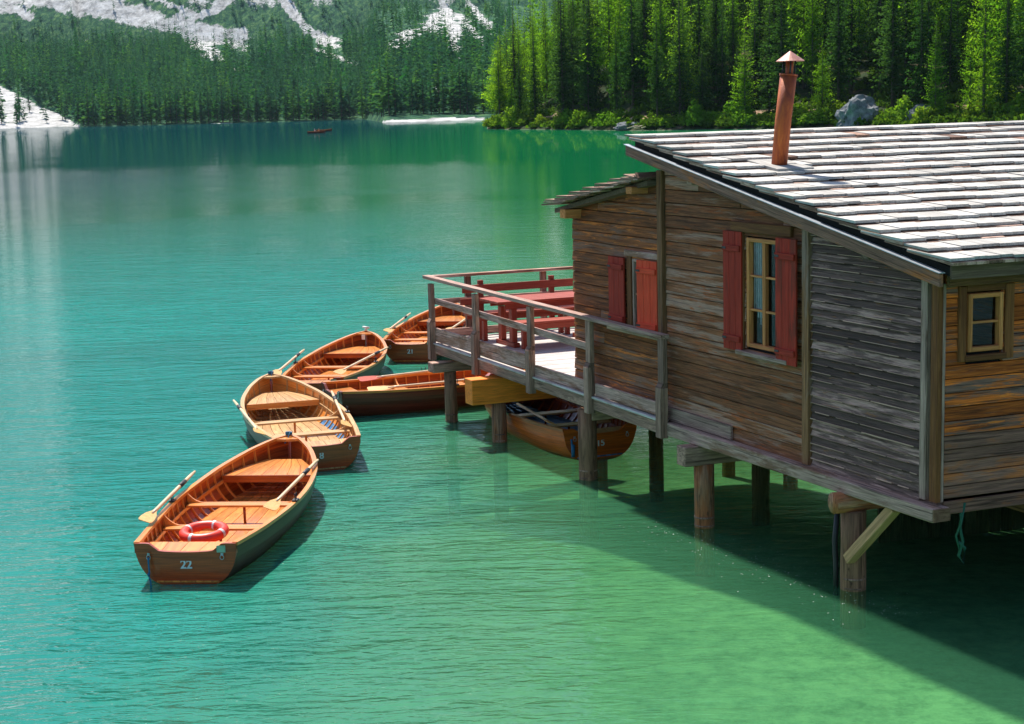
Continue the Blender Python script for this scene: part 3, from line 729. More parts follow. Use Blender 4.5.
h = HB(); h.blk((4.22, -.30, .80), (4.42, 8.8, 1.045)); h.build('cross_beam', M['darkgrey'], hut, bevel=.01)
h = HB(); h.blk((7.2, .0, .85), (7.38, 5.0, 1.14)); h.build('cross_beam', M['darkgrey'], hut, bevel=.008)
h = HB(); h.blk((-.35, 1.10, .99), (5.0, 1.27, 1.10)); h.blk((-.2, 4.0, .99), (5.0, 4.2, 1.14)); h.blk((-.2, 7.0, .99), (5.0, 7.2, 1.14)); h.build('floor_joist', M['postwood'], hut, bevel=.008)
mb = MB(); mb.beam(P(1.26, -.10, .36), P(.60, -.03, 1.06), .11, .11, up=vB); mb.build('brace', M['brace'], hut, bevel=.006)
mb = MB(); mb.tube([P(1.52, -.06, .80), P(1.535, -.08, .5), P(1.51, -.08, .2), P(1.51, -.08, -.1)], .030, 8); mb.build('rubber_hose', M['black'], p850)

# ------------------------------------------------------------------ deck
deck = thing('wooden_deck', O+P(12.8, 0, 0)*0+V(0, 0, 0), 'grey wooden sun deck with railing on round piles beside the boathouse', 'deck')
random.seed(5)
h = HB(); s = 7.70; TW = 5.5
while s < 12.74:
    s2 = min(s+.145, 12.76); h.blk((s+.003, -.04, 1.31), (s2-.003, TW, 1.345+random.uniform(-.002, .002))); s = s2
h.build('deck_floor', M['deckwood'], deck)
h = HB(); h.blk((5.05, -.14, 0), (12.74, -.03, 0), z2=(1.045, 1.205, 1.13, 1.285)); h.build('rim_beam', M['darkgrey'], deck, bevel=.008)
h = HB(); h.blk((5.06, -.17, 0), (12.76, -.03, 0), z2=(1.212, 1.242, 1.288, 1.312)); h.build('edge_board', M['deckwood'], deck, bevel=.004)
h = HB()
for a, b in ((5.07, 6.86), (6.98, 8.72), (8.84, 10.70), (10.82, 12.52)): h.blk((a, -.125, 1.33 if a > 7 else 1.27), (b, -.085, 1.56 if a > 7 else 1.44))
h.build('kick_board', M['greywood'], deck, bevel=.005)
h = HB(); h.blk((12.74, -.1, 1.05), (12.82, TW, 1.30)); h.build('rim_beam', M['darkgrey'], deck, bevel=.008)
h = HB(); h.blk((12.70, .0, 1.37), (12.74, TW, 1.50)); h.build('kick_board', M['greywood'], deck, bevel=.005)
def rail_post(s, z0, z1, t=-.20, along=True):
    zm = z0+(z1-z0)*.50; h = HB()
    h.blk((s-.065, t-.085, z0), (s+.065, t+.02, zm)); 
    c = [P(s-.065,t-.085,zm), P(s+.065,t-.085,zm), P(s+.065,t+.02,zm), P(s-.065,t+.02,zm), P(s-.065,t-.045,zm+.06), P(s+.065,t-.045,zm+.06), P(s+.065,t+.02,zm+.06), P(s-.065,t+.02,zm+.06)]
    h.hexa(c); h.blk((s-.065, t-.045, zm+.06), (s+.065, t+.02, z1))
    return h.build('railing_post', M['darkgrey'], deck, bevel=.004)
for s in (12.58, 10.76, 8.78, 6.94, 5.00): rail_post(s, 1.02, 2.30, t=-.135)
for t in (.62, 2.0, 3.6):
    h = HB(); h.blk((12.83, t-.05, 1.10), (12.90, t+.05, 2.36)); h.build('railing_post', M['darkgrey'], deck, bevel=.004)
h = HB(); h.blk((4.93, -.205, 0), (12.80, -.085, 0), z2=(2.28, 2.335, 2.375, 2.43)); h.build('top_rail', M['greywood'], deck, bevel=.006)
h = HB(); h.blk((12.70, -.08, 2.375), (12.82, TW, 2.42)); h.build('top_rail', M['greywood'], deck, bevel=.006)
h = HB(); h.blk((6.98, -.11, 0), (12.55, -.07, 0), z2=(1.86, 1.96, 1.96, 2.06)); h.build('mid_rail', M['greywood'], deck, bevel=.005)
h = HB(); h.blk((12.79, -.1, 1.92), (12.825, TW, 2.01)); h.build('mid_rail', M['greywood'], deck, bevel=.005)
pd = [pile(12.24, .0, .93, .105, deck, zbot=-3), pile(10.32, .0, .66, .115, deck, zbot=-3), pile(7.35, .0, 1.0, .13, deck, zbot=-3)]
for s in (12.24, 10.32):
    for t in (2.7, 5.2): pile(s, t, .93 if s > 11 else .66, .12, deck, zbot=-3)
h = HB(); h.blk((12.12, -.34, .86), (12.36, TW, 1.03)); h.build('cross_beam', M['darkgrey'], deck, bevel=.012)
h = HB(); h.blk((10.16, -.50, .64), (10.44, TW, 1.04)); h.build('cross_beam', M['yellowbeam'], deck, bevel=.008)['label'] = 'fresh yellow crossbeam'
h = HB(); h.blk((7.50, 1.2, 1.02), (12.7, 1.35, 1.30)); h.blk((7.50, 3.2, 1.02), (12.7, 3.35, 1.30)); h.build('floor_joist', M['darkgrey'], deck)

# ---- deck furniture
def bench(s0, s1, t0, t1, back, label, parent_kind='bench', backposts=True, slats=True):
    b = thing('bench', O+P((s0+s1)/2, (t0+t1)/2, 1.345), label, 'bench', 'red benches on the deck')
    org = P((s0+s1)/2, (t0+t1)/2, 1.345)
    def add(name, blks, bev=.006):
        h = HB()
        for a, c in blks: h.blk(a, c)
        h.v = [tuple(V(*v)-org) for v in h.v]; return h.build(name, M['redbench'], b, bevel=bev)
    n = 2
    add('seat', [((s0+(s1-s0)*i/n+.004, t0, 1.775), (s0+(s1-s0)*(i+1)/n-.004, t1, 1.815)) for i in range(n)])
    add('apron', [((s0+.02, t0+.06, 1.69), (s0+.05, t1-.06, 1.775)), ((s1-.05, t0+.06, 1.69), (s1-.02, t1-.06, 1.775))])
    for t in (t0+.22, t1-.30):
        for s in (s0+.03, s1-.12): add('leg', [((s, t, 1.345), (s+.09, t+.07, 1.69))])
    sb = s1+.03 if back > 0 else s0-.03
    if backposts:
        for t in (t0+.30, t1-.42): add('back_support', [((sb-.025, t, 1.60), (sb+.035, t+.09, 2.33))])
    if slats:
        sf = sb-.05 if back > 0 else sb+.04
        add('backrest', [((sf-.01, t0, 2.13), (sf+.02, t1, 2.26))]); add('backrest', [((sf-.01, t0-.04, 1.93), (sf+.02, t1+.02, 2.04))])
bench(11.98, 12.36, .30, 2.30, 1, 'red bench with two-board backrest against the end railing')
bench(10.56, 10.94, .45, 2.25, -1, 'low red bench between the table and the long railing', slats=False, backposts=False)
tb = thing('picnic_table', O+P(11.4, 1.3, 1.345), 'red wooden picnic table between the two red benches on the deck', 'table')
def tadd(name, fn, bev=.006):
    h = HB(); fn(h); h.v = [tuple(V(*v)-P(11.4, 1.3, 1.345)) for v in h.v]; return h.build(name, M['redbench'], tb, bevel=bev)
def f(h):
    for i in range(4): h.blk((11.06+.18*i+.003, .36, 2.065), (11.06+.18*(i+1)-.003, 2.35, 2.105))
tadd('table_top', f)
tadd('apron', lambda h: (h.blk((11.10, .5, 1.97), (11.13, 2.2, 2.065)), h.blk((11.66, .5, 1.97), (11.69, 2.2, 2.065))))
for t in (.62, 1.98):
    tadd('leg', lambda h: h.blk((11.12, t, 1.42), (11.24, t+.09, 1.97)))
    tadd('leg', lambda h: h.blk((11.54, t, 1.42), (11.66, t+.09, 1.97)))
    tadd('foot', lambda h: h.blk((11.05, t-.01, 1.345), (11.74, t+.10, 1.42)))
tadd('stretcher', lambda h: h.blk((11.36, .71, 1.58), (11.42, 1.98, 1.68)))

# ------------------------------------------------------------------ boats
def cr(xs, ys, x):
    """smooth interpolation"""
    i = max(0, min(len(xs)-2, int(np.searchsorted(xs, x)-1))); h_ = xs[i+1]-xs[i]; t = (x-xs[i])/h_
    def sl(j):
        if j == 0: return (ys[1]-ys[0])/(xs[1]-xs[0])
        if j == len(xs)-1: return (ys[-1]-ys[-2])/(xs[-1]-xs[-2])
        return (ys[j+1]-ys[j-1])/(xs[j+1]-xs[j-1])
    a, b = sl(i)*h_, sl(i+1)*h_
    return (2*t**3-3*t**2+1)*ys[i]+(t**3-2*t**2+t)*a+(-2*t**3+3*t**2)*ys[i+1]+(t**3-t**2)*b
HBX = ([0, .2, .45, .7, .85, .94, .985, 1.0], [.57, .70, .79, .70, .50, .29, .12, .025])
class Hull:
    def __init__(s, Ln): s.L = Ln
    def hb(s, u): return max(.02, cr(*HBX, u))
    def zs(s, u): return .43+.05*(1-min(1, u/.35))**2+.20*max(0, (u-.5)/.5)**2.0
    def zk(s, u): return -.13+.10*max(0, 1-u/.25)**1.5+.02*u
    def pt(s, u, v, off=0.0, sc_=1.0):
        th = v*PI/2; pw = .62+.5*max(0, (u-.6)/.4)
        y = s.hb(u)*math.sin(th)**pw if v > 0 else 0.0
        z = s.zk(u)+(s.zs(u)-s.zk(u))*(1-math.cos(th))
        x = -s.L/2+s.L*u-.16*(1-v)**1.5*max(0, (u-.75)/.25)**2+(.06*(1-v) if u < .02 else 0)
        if off:
            dy = math.sin(th)**.7; dz = -math.cos(th)
            k = 1-.75*max(0, (u-.88)/.12)
            y += off*dy*k; z += off*dz
            if u > .9: x += off*.6*(u-.9)/.1
            y = max(y, .004)
        return V(x, y, z)
    def yin(s, u, z):
        r = (z-s.zk(u))/(s.zs(u)-s.zk(u)); r = min(max(r, 0), 1); th = math.acos(1-r); pw = .62+.5*max(0, (u-.6)/.4)
        return max(.0, s.hb(u)*math.sin(th)**pw-.035)
def rowboat(name, loc, yaw, Ln, mats, label, number=None, plate=True, extras=(), detail=True, seed=1, ns=7, group='rowing boats moored by the boathouse'):
    random.seed(seed); H_ = Hull(Ln); bt = thing(name, (loc[0], loc[1], 0), label, 'rowing boat', group, yaw)
    inn, trim, out_, floor_ = mats
    us = [i/38 for i in range(39)] if detail else [i/12 for i in range(13)]
    # outer shell, lapped strakes
    mb = MB()
    for sd_ in (1, -1):
        for j in range(ns):
            v0, v1 = j/ns, (j+1)/ns; vs = []; pcs = []; o1 = random.random()*30
            for u in us:
                for (v, of) in ((v0, .014), ((v0+v1)/2, .010), (v1, .002), (v1, .014)):
                    p = H_.pt(u, max(v, .0), of); vs.append((p.x, p.y*sd_, p.z)); pcs.append((u*Ln+o1, v*1.2, of))
            fs = []
            for i in range(len(us)-1):
                for k in range(3):
                    a = i*4+k; q = (a, a+4, a+5, a+1); fs.append(q if sd_ < 0 else q[::-1])
            mb.add(vs, fs, pcs, None, False)
    hull = mb.build('hull', M['hull_side'] if out_ is M['hull_dark'] else out_, bt)
    # inner shell
    mb = MB()
    for sd_ in (1, -1):
        for j in range(ns):
            v0, v1 = j/ns, (j+1)/ns; vs = []; pcs = []; o1 = random.random()*30
            for u in us:
                for v in (v0+.002, (v0+v1)/2, v1-.002):
                    p = H_.pt(u, v, -.014); vs.append((p.x, p.y*sd_, p.z)); pcs.append((u*Ln+o1, v*1.2, 0))
            fs = []
            for i in range(len(us)-1):
                for k in range(2):
                    a = i*3+k; q = (a, a+3, a+4, a+1); fs.append(q if sd_ > 0 else q[::-1])
            mb.add(vs, fs, pcs, None, True)
    mb.build('planking', inn, bt)
    # gunwale
    mb = MB()
    for sd_ in (1, -1):
        vs = []; pcs = []
        uu_ = us
        for u in uu_:
            p = H_.pt(u, 1.0); z = H_.zs(u); k = .055 if u < .95 else .04
            # normal in plan
            du = .01; q = H_.pt(min(1, u+du), 1.0)-H_.pt(max(0, u-du), 1.0); nrm = V(-q.y, q.x, 0).normalized()
            if nrm.y < 0: nrm = -nrm
            a = p+nrm*.024; b = p-nrm*(k-.016)
            if b.y < 0: b.y = 0.0
            for (c, zz) in ((a, z-.028), (a, z+.012), (b, z+.012), (b, z-.028)):
                vs.append((c.x, c.y*sd_, zz)); pcs.append((u*Ln, (c.y-p.y), zz-z))
        fs = []
        for i in range(len(uu_)-1):
            for k in range(4):
                a = i*4+k; b_ = i*4+(k+1) % 4; q = (a, a+4, b_+4, b_); fs.append(q if sd_ > 0 else q[::-1])
        fs += [(0, 1, 2, 3)]
        mb.add(vs, fs, pcs, .6)
    mb.build('gunwale', trim, bt)
    # transom with its scooped top edge
    yb = []; nv = 26
    for k in range(nv+1):
        v = k/nv; p = H_.pt(0, v, .012); yb.append((p.y, p.z))
    def zbot(y):
        if y <= yb[0][0]: return yb[0][1]
        for (ya, za), (y2, z2) in zip(yb[:-1], yb[1:]):
            if ya <= y <= y2: return za+(z2-za)*(y-ya)/max(1e-6, y2-ya)
        return yb[-1][1]-.01
    ymax = yb[-1][0]; zt = H_.zs(0)
    def ztop(y):
        a = abs(y)/ymax
        if a > .74: return zt+.004
        if a > .50: k = (a-.50)/.24; return zt-.085+.089*(k*k*(3-2*k))
        return zt-.085-.012*(1-(a/.5)**2)
    cols = [ymax*math.sin(PI/2*(i/14)) for i in range(-14, 15)]
    mb = MB(); vs = []; pcs = []
    x0 = -Ln/2-.03
    for y in cols:
        a, b = zbot(abs(y)), ztop(y)
        if abs(y) > ymax-.001: a = b-.12
        ks = (0, .16, .165, 1)
        for xx in (x0, x0+.045):
            vs += [(xx+.06*(1-(a+.1)/.6), y, a), (xx, y, b)]; pcs += [(y, a, xx), (y, b, xx)]
    n = len(cols); fs = []
    for i in range(n-1):
        a = i*4; b = a+4
        fs += [(a, a+1, b+1, b), (a+2, b+2, b+3, a+3), (a+1, a+3, b+3, b+1), (a, b, b+2, a+2)]
    mb.add(vs, fs, pcs, .5); tr_ = mb.build('transom', out_, bt)
    # ribs
    if detail:
        u = .05
        while u < .95:
            mb = MB(); wv = .013
            vs = []; pcs = []; kk = 22
            for i in range(kk+1):
                vv = -1+2*i/kk; v = max(.03, abs(vv))*.985; sg = -1 if vv < 0 else 1
                for (du, of) in ((-wv, -.014), (-wv, -.034), (wv, -.034), (wv, -.014)):
                    p = H_.pt(u+du/Ln, v, of); vs.append((p.x, p.y*sg if abs(vv) > .02 else 0, p.z)); pcs.append((v, du, of))
            fs = []
            for i in range(kk):
                for k in range(4):
                    a = i*4+k; b_ = i*4+(k+1) % 4; fs.append((a, b_, b_+4, a+4))
            mb.add(vs, fs, pcs, .6)
            mb.build('rib', trim, bt); u += .052 if u > .7 else .046
    # stringer along each side
    mb = MB()
    for sd_ in (1, -1):
        pr = None
        for i in range(4, 34, 2):
            u = i/38; zz = H_.zs(u)-.185; p = V(-Ln/2+Ln*u, (H_.yin(u, zz)+.006)*sd_, zz)
            if pr is not None: mb.beam(pr, p, .018, .045, rnd=.5)
            pr = p
    mb.build('stringer', trim, bt)
    # floor boards
    mb = MB(); nb = 8; uf = [i/24 for i in range(0, 23)]
    for k in range(nb):
        for i in range(len(uf)-1):
            u0, u1 = uf[i], uf[i+1]; zf = .035+.10*max(0, u0-.70)/.3; y0w, y1w = H_.yin(u0, zf)+.03, H_.yin(u1, zf)+.03
            a0, a1 = -1+2*k/nb, -1+2*(k+1)/nb; g = .004; q = []
            if y0w < .04 or y1w < .04: continue
            xa, xb = -Ln/2+Ln*u0, -Ln/2+Ln*u1
            c = [V(xa, a0*y0w+g, zf-.01), V(xb, a0*y1w+g, zf-.01), V(xb, a1*y1w-g, zf-.01), V(xa, a1*y0w-g, zf-.01)]
            c += [p+V(0, 0, .018) for p in c]
            mb.hexa(c, rnd=(k*.37) % 1)
    mb.build('floor_boards', floor_, bt)
    # thwarts, knees, centre posts
    for u in (.27, .49):
        zz = H_.zs(u)-.165; yw = H_.yin(u, zz)-.0; x = -Ln/2+Ln*u; mb = MB()
        mb.box((x-.10, -yw, zz), (x+.10, yw, zz+.028), .5); th = mb.build('thwart', M['honey'] if mats[0] is M['mahogany'] else M['pale'], bt, bevel=.005)
        mb = MB(); mb.tube([(x, 0, .01), (x, 0, zz)], .018, 8); mb.build('thwart_post', inn, bt)
        if detail:
            for sd_ in (1, -1):
                mb = MB(); vs = []; n = 8
                yo = H_.yin(u, H_.zs(u)-.02)+.0
                for i in range(n+1):
                    t_ = i/n; yy = yo-(.26*t_); zt_ = zz+.028+(H_.zs(u)-zz-.03)*(1-t_)**2.6
                    for xx in (x-.012+.06, x+.012+.06): vs += [(xx, yy*sd_, zz+.026), (xx, yy*sd_, zt_)]
                fs = []
                for i in range(n):
                    a = i*4; b = a+4; fs += [(a, b, b+1, a+1), (a+2, a+3, b+3, b+2), (a+1, b+1, b+3, a+3)]
                mb.add(vs, fs, None, .7); mb.build('knee', trim, bt)
    # bow seat made of radial boards
    u0, u1 = .735, .925; mb = MB(); zz = H_.zs(.74)-.13; nb = 7
    xa, xb = -Ln/2+Ln*u0, -Ln/2+Ln*u1
    for k in range(nb):
        a0, a1 = -1+2*k/nb, -1+2*(k+1)/nb; q = []
        pts = []
        for a in (a0, a1):
            pts.append(V(xa, a*H_.yin(u0, zz), zz))
        m1 = [V(xa+(xb-xa)*.55, a*H_.yin(u0+(u1-u0)*.55, zz), zz) for a in (a0, a1)]
        e1 = [V(xb, a*H_.yin(u1, zz)*.9, zz) for a in (a0, a1)]
        g = V(0, .003, 0); r_ = random.random()
        for (p, q) in ((pts, m1), (m1, e1)):
            c = [p[0]+g, q[0]+g, q[1]-g, p[1]-g]; c += [v+V(0, 0, .02) for v in c]; mb.hexa(c, r_)
    bs = mb.build('bow_seat', trim if mats[0] is not M['mahogany'] else M['honey'], bt)
    mb = MB(); yw = H_.yin(u0, zz-.03); mb.box((xa-.022, -yw, zz-.075), (xa-.002, yw, zz+.018), .4); mb.build('seat_front', inn, bs)
    # stern seat
    mb = MB(); zz = H_.zs(.05)-.135
    for k in range(5):
        a0, a1 = -1+2*k/5, -1+2*(k+1)/5; ya, yb_ = H_.yin(.01, zz), H_.yin(.10, zz); g = .003
        c = [V(-Ln/2+.02, a0*ya+g, zz), V(-Ln/2+Ln*.10, a0*yb_+g, zz), V(-Ln/2+Ln*.10, a1*yb_-g, zz), V(-Ln/2+.02, a1*ya-g, zz)]; c += [v+V(0, 0, .02) for v in c]; mb.hexa(c)
    mb.build('stern_seat', M['honey'] if mats[0] is M['mahogany'] else M['pale'], bt)
    # breasthook and stem head
    mb = MB(); zz = H_.zs(.97); mb.add([(Ln/2-.01, 0, zz+.013), (Ln/2-.17, .17, zz+.004), (Ln/2-.20, 0, zz+.004), (Ln/2-.17, -.17, zz+.004), (Ln/2-.01, 0, zz-.03), (Ln/2-.17, .17, zz-.03), (Ln/2-.20, 0, zz-.03), (Ln/2-.17, -.17, zz-.03)],
        [(0,1,2),(0,2,3),(4,6,5),(4,7,6),(1,5,6,2),(2,6,7,3)], None, .5); mb.build('breasthook', trim, bt)
    mb = MB(); pr = [H_.pt(1, v, .0) for v in (0, .3, .6, 1)]; mb.tube([(p.x+.012, 0, p.z) for p in pr]+[(Ln/2+.03, 0, H_.zs(1)+.03)], .022, 8); mb.build('stem', out_, bt)
    if detail:
        for sd_ in (1, -1):
            for (u, ) in ((.40,), ):
                p = H_.pt(u, 1); mb = MB(); z = H_.zs(u)+.012
                mb.box((p.x-.06, (p.y-.035)*1, z), (p.x+.06, (p.y+.03), z+.02)); 
                for k in (-.03, .03): mb.tube([(p.x+k, p.y, z+.02), (p.x+k*1.4, p.y, z+.10)], .007, 6)
                if sd_ < 0: mb.v = [(a, -b, c) for a, b, c in mb.v]
                mb.build('oarlock', M['black'], bt)
            mb = MB(); n = 12; yy = .42*sd_; c0 = V(x0-.012, yy, zt-.14)
            mb.tube([c0+V(-.004, .022*math.cos(2*PI*k/n), -.012+.026*math.sin(2*PI*k/n)) for k in range(n+1)], .0045, 6); mb.box((x0-.012, yy-.014, zt-.125), (x0+.002, yy+.014, zt-.105)); mb.build('mooring_ring', M['steel'], bt)
        if plate:
            mb = MB(); mb.box((x0-.004, -.46, zt-.10), (x0+.001, -.36, zt-.02)); mb.build('licence_plate', M['plate'], bt)
    if number:
        cu = bpy.data.curves.new('number', 'FONT'); cu.body = number; cu.size = .135; cu.align_x = 'CENTER'; cu.align_y = 'CENTER'; cu.extrude = .002; cu.offset = .0035
        cu.materials.append(M['white']); t0_ = bpy.data.objects.new('number_curve', cu); COL.objects.link(t0_); bpy.context.view_layer.update()
        me = bpy.data.meshes.new_from_object(t0_.evaluated_get(bpy.context.evaluated_depsgraph_get())); me.name = 'number'
        if not me.materials: me.materials.append(M['white'])
        bpy.data.objects.remove(t0_); bpy.data.curves.remove(cu); t_ = bpy.data.objects.new('number', me); COL.objects.link(t_); t_.parent = bt
        t_.location = (x0-.004+.06*(1-(.22+.1)/.6), 0, .235)
        t_.rotation_euler = (rad(90), 0, rad(-90))
        t_.rotation_euler.rotate_axis('X', rad(-4.5))
        t_.location.x -= .012
    return bt, H_

def oar(name_label, a, b, blade_mat=None, group='oars resting on the boats'):
    """a = handle end, b = blade tip (world)"""
    a = V(*a); b = V(*b); o = thing('oar', a, name_label, 'oar', group); d = b-a; Ln = d.length; d.normalize()
    sd_ = d.cross(V(0, 0, 1)).normalized(); 
    mb = MB(); mb.tube([d*0, d*.12, d*.14, d*.6, d*(Ln-.55), d*(Ln-.35)], [.016, .017, .021, .024, .022, .016], 10, rnd=.5); mb.build('shaft', M['oarwood'], o)
    mb = MB(); mb.tube([d*.55, d*.83], [.030, .030], 10); mb.build('sleeve', M['black'], o)
    mb = MB(); tilt = .35; up_ = (sd_.cross(d)).normalized(); sw = (sd_*math.cos(tilt)+up_*math.sin(tilt))
    prof = [(0, .016), (.12, .030), (.25, .068), (.42, .085), (.53, .082), (.56, .060)]; vs = []; nn = sw.cross(d).normalized()
    for (t_, w_) in prof:
        c = d*(Ln-.56+t_)
        vs += [c+sw*w_+nn*.004, c-sw*w_+nn*.004, c-sw*w_-nn*.004, c+sw*w_-nn*.004]
    fs = []
    for i in range(len(prof)-1):
        for k in range(4): fs.append((i*4+k, i*4+(k+1) % 4, (i+1)*4+(k+1) % 4, (i+1)*4+k))
    fs += [(0, 1, 2, 3), (20, 23, 22, 21)]
    mb.add(vs, fs, None, .5); mb.build('blade', blade_mat or M['bladewood'], o)
    return o
def bw(bt, p):
    a = bt.rotation_euler.z; return V(bt.location.x+p[0]*math.cos(a)-p[1]*math.sin(a), bt.location.y+p[0]*math.sin(a)+p[1]*math.cos(a), p[2])

RED = (M['mahogany'], M['honey'], M['hull_dark'], M['honey'])
PALE = (M['honey'], M['pale'], M['hull_dark'], M['pale'])
DRK = (M['mahogany'], M['honey'], M['hull_red'], M['honey'])
YEL = (M['hull_red'], M['mahogany'], M['hull_yel'], M['bluewood'])
b22, H22 = rowboat('rowing_boat', (-3.46, 19.92), rad(84.6), 5.17, RED, 'varnished rowing boat numbered 22 with a red life ring, nearest boat', '22', seed=1)
b8, H8 = rowboat('rowing_boat', (-3.55, 25.42), rad(106.0), 5.3, PALE, 'pale wooden rowing boat numbered 8 with blue paint under its floor boards', '8', plate=False, seed=2)
b3, H3 = rowboat('rowing_boat', (-3.32, 30.75), rad(83.2), 4.85, RED, 'red-brown rowing boat just behind boat 8 with a white cleat on its bow', None, seed=3)
bD, HD = rowboat('rowing_boat', (-.85, 28.28), rad(23.5), 4.95, DRK, 'dark red rowing boat seen side-on behind the first deck pile', None, seed=4)
b21, H21 = rowboat('rowing_boat', (-1.72, 35.25), rad(81.3), 4.96, RED, 'rowing boat numbered 21 behind the deck railing corner', '21', seed=5)
b15, H15 = rowboat('rowing_boat', (.50, 25.44), rad(109.3), 4.68, YEL, 'amber rowing boat numbered 15 lying in the shade under the deck', '15', plate=False, seed=6)
# blue-painted bilge of boat 8 showing beside the floor boards
for sd_ in (1, -1):
    mb = MB(); vs = []; pcs = []
    for i in range(21):
        u = .12+.54*i/20
        for v in (.40, .52, .62):
            p = H8.pt(u, v, -.0165); vs.append((p.x, p.y*sd_, p.z)); pcs.append((u*5, v, 0))
    fs = []
    for i in range(20):
        for k in range(2):
            a = i*3+k; q = (a, a+3, a+4, a+1); fs.append(q if sd_ > 0 else q[::-1])
    mb.add(vs, fs, pcs, .5); mb.build('painted_bilge', M['bluewood'], b8)

mb = MB(); mb.box((H3.L/2-.30, -.035, .50), (H3.L/2-.285, .035, .60)); mb.build('bow_plate', M['white'], b3)
mb = MB(); mb.tube([(H3.L/2-.02, 0, .64), (H3.L/2+.01, 0, .70)], .03, 8); mb.tube([(H3.L/2-.03, -.07, .71), (H3.L/2+.03, .07, .72)], .022, 8); mb.build('cleat', M['white'], b3)
for bt, H_, rg in ((b22, H22, .035), (b8, H8, .03)):
    mb = MB(); n = 26
    mb.tube([(H_.L/2-.03+.03*math.cos(k*.9), .045*math.sin(k*.9), H_.zs(1)+.015+.0016*k) for k in range(n)]+[(H_.L/2-.1-.03*k, .01*k, H_.zs(1)-.02-.02*k) for k in range(4)], .009, 6)
    if bt is b22:
        q0 = V(H_.L/2, 0, H_.zs(1)+.01); e_ = V(H_.L/2+.42, -.20, .36)
        mb.tube([q0.lerp(e_, k/6)-V(0, 0, .10*math.sin(PI*k/6)) for k in range(7)], .008, 6)
    mb.build('mooring_rope', M['rope_blue'], bt)
mb = MB(); mb.tube([(-2.63, .42, .33), (-2.64, .42, .28), (-2.645, .415, .15), (-2.64, .425, .12), (-2.64, .41, .05), (-2.64, .40, -.25)], .010, 8)
mb.tube([(-2.645, .415, .15), (-2.66, .425, .135), (-2.63, .43, .12)], .014, 6); mb.build('stern_rope', M['rope_blue'], b22)
mb = MB(); mb.tube([(-2.38, .47, .34), (-2.40, .47, .20), (-2.41, .46, .10)], .016, 8); mb.tube([(-2.41, .46, .26), (-2.42, .465, .08)], .03, 8); mb.build('fender', M['rope_blue'], b15)

def put_oars(bt, la, lb, ra, rb, zl, nm, bm=None):
    oar('pale oar on the far side of %s' % nm[0], bw(bt, (*la, zl)), bw(bt, (*lb, zl-.01)), bm)
    oar('oar on the near side of %s' % nm[1], bw(bt, (*ra, zl)), bw(bt, (*rb, zl-.03)))
put_oars(b22, (.74, .86), (-1.78, .73), (1.39, -.66), (-1.15, -.60), .53, ('boat 22, blade over its left stern quarter', 'boat 22 along its right gunwale'))
put_oars(b8, (.84, .86), (-2.07, .80), (.99, -.80), (-1.92, -.52), .53, ('boat 8 over the left gunwale', 'boat 8, blade beside its right stern corner'))
put_oars(b3, (.56, .87), (-2.27, .71), (.75, -.78), (-2.15, -.40), .54, ('the red-brown boat behind boat 8', 'the red-brown boat behind boat 8'))
put_oars(bD, (1.0, .74), (-1.85, .45), (.55, -.72), (-2.0, -.50), .50, ('the side-on boat, with a dark red blade', 'the side-on boat along its nearer gunwale'), M['redblade'])
put_oars(b21, (1.3, .80), (-1.6, .70), (1.45, -.72), (-1.4, -.60), .54, ('boat 21 over its left gunwale', 'boat 21 behind the deck railing'))
oar('dark oar lying inside boat 15 under the deck', bw(b15, (.9, .40, .46)), bw(b15, (-1.75, .50, .45)))

# life ring in boat 22
lr = thing('life_ring', bw(b22, (-1.46, .12, .10)), 'red and white life ring leaning inside boat 22', 'life ring')
def torus(Rr, r, a0, a1, n, m_, sc_=1.0):
    mb = MB(); vs = []; fs = []
    for i in range(n+1):
        a = a0+(a1-a0)*i/n
        for k in range(m_):
            t = 2*PI*k/m_; q = Rr+r*sc_*math.cos(t); vs.append((q*math.cos(a), q*math.sin(a), r*sc_*math.sin(t)))
    for i in range(n):
        for k in range(m_): fs.append((i*m_+k, (i+1)*m_+k, (i+1)*m_+(k+1) % m_, i*m_+(k+1) % m_))
    mb.add(vs, fs, None, .5, True); return mb
lr.rotation_euler = (rad(4), rad(-3), rad(20)); lr.location.z = .30
torus(.235, .062, 0, 2*PI, 48, 14).build('ring', M['ring_red'], lr)
for k in range(4):
    a = PI/4+k*PI/2; torus(.235, .062, a-.075, a+.075, 6, 14, 1.03).build('band', M['ring_white'], lr)

# green rope hanging under the hut
rp = MB(); o0 = P(.02, .28, 0)
rp.tube([o0+V(0, 0, 1.2), o0+V(.02, 0, 1.0), o0+V(-.03, 0, .86), o0+V(.01, 0, .72)], .012, 6)
rp.tube([o0+V(.05, 0, 1.2), o0+V(.01, .01, .95), o0+V(.04, 0, .80), o0+V(.0, 0, .66), o0+V(.05, 0, .58), o0+V(.06, 0, .74), o0+V(.0, 0, .80)], .016, 6)
tag(rp.build('hanging_rope', M['rope_green'], None, loc=O), 'green rope hanging under the end wall of the boathouse', 'rope')

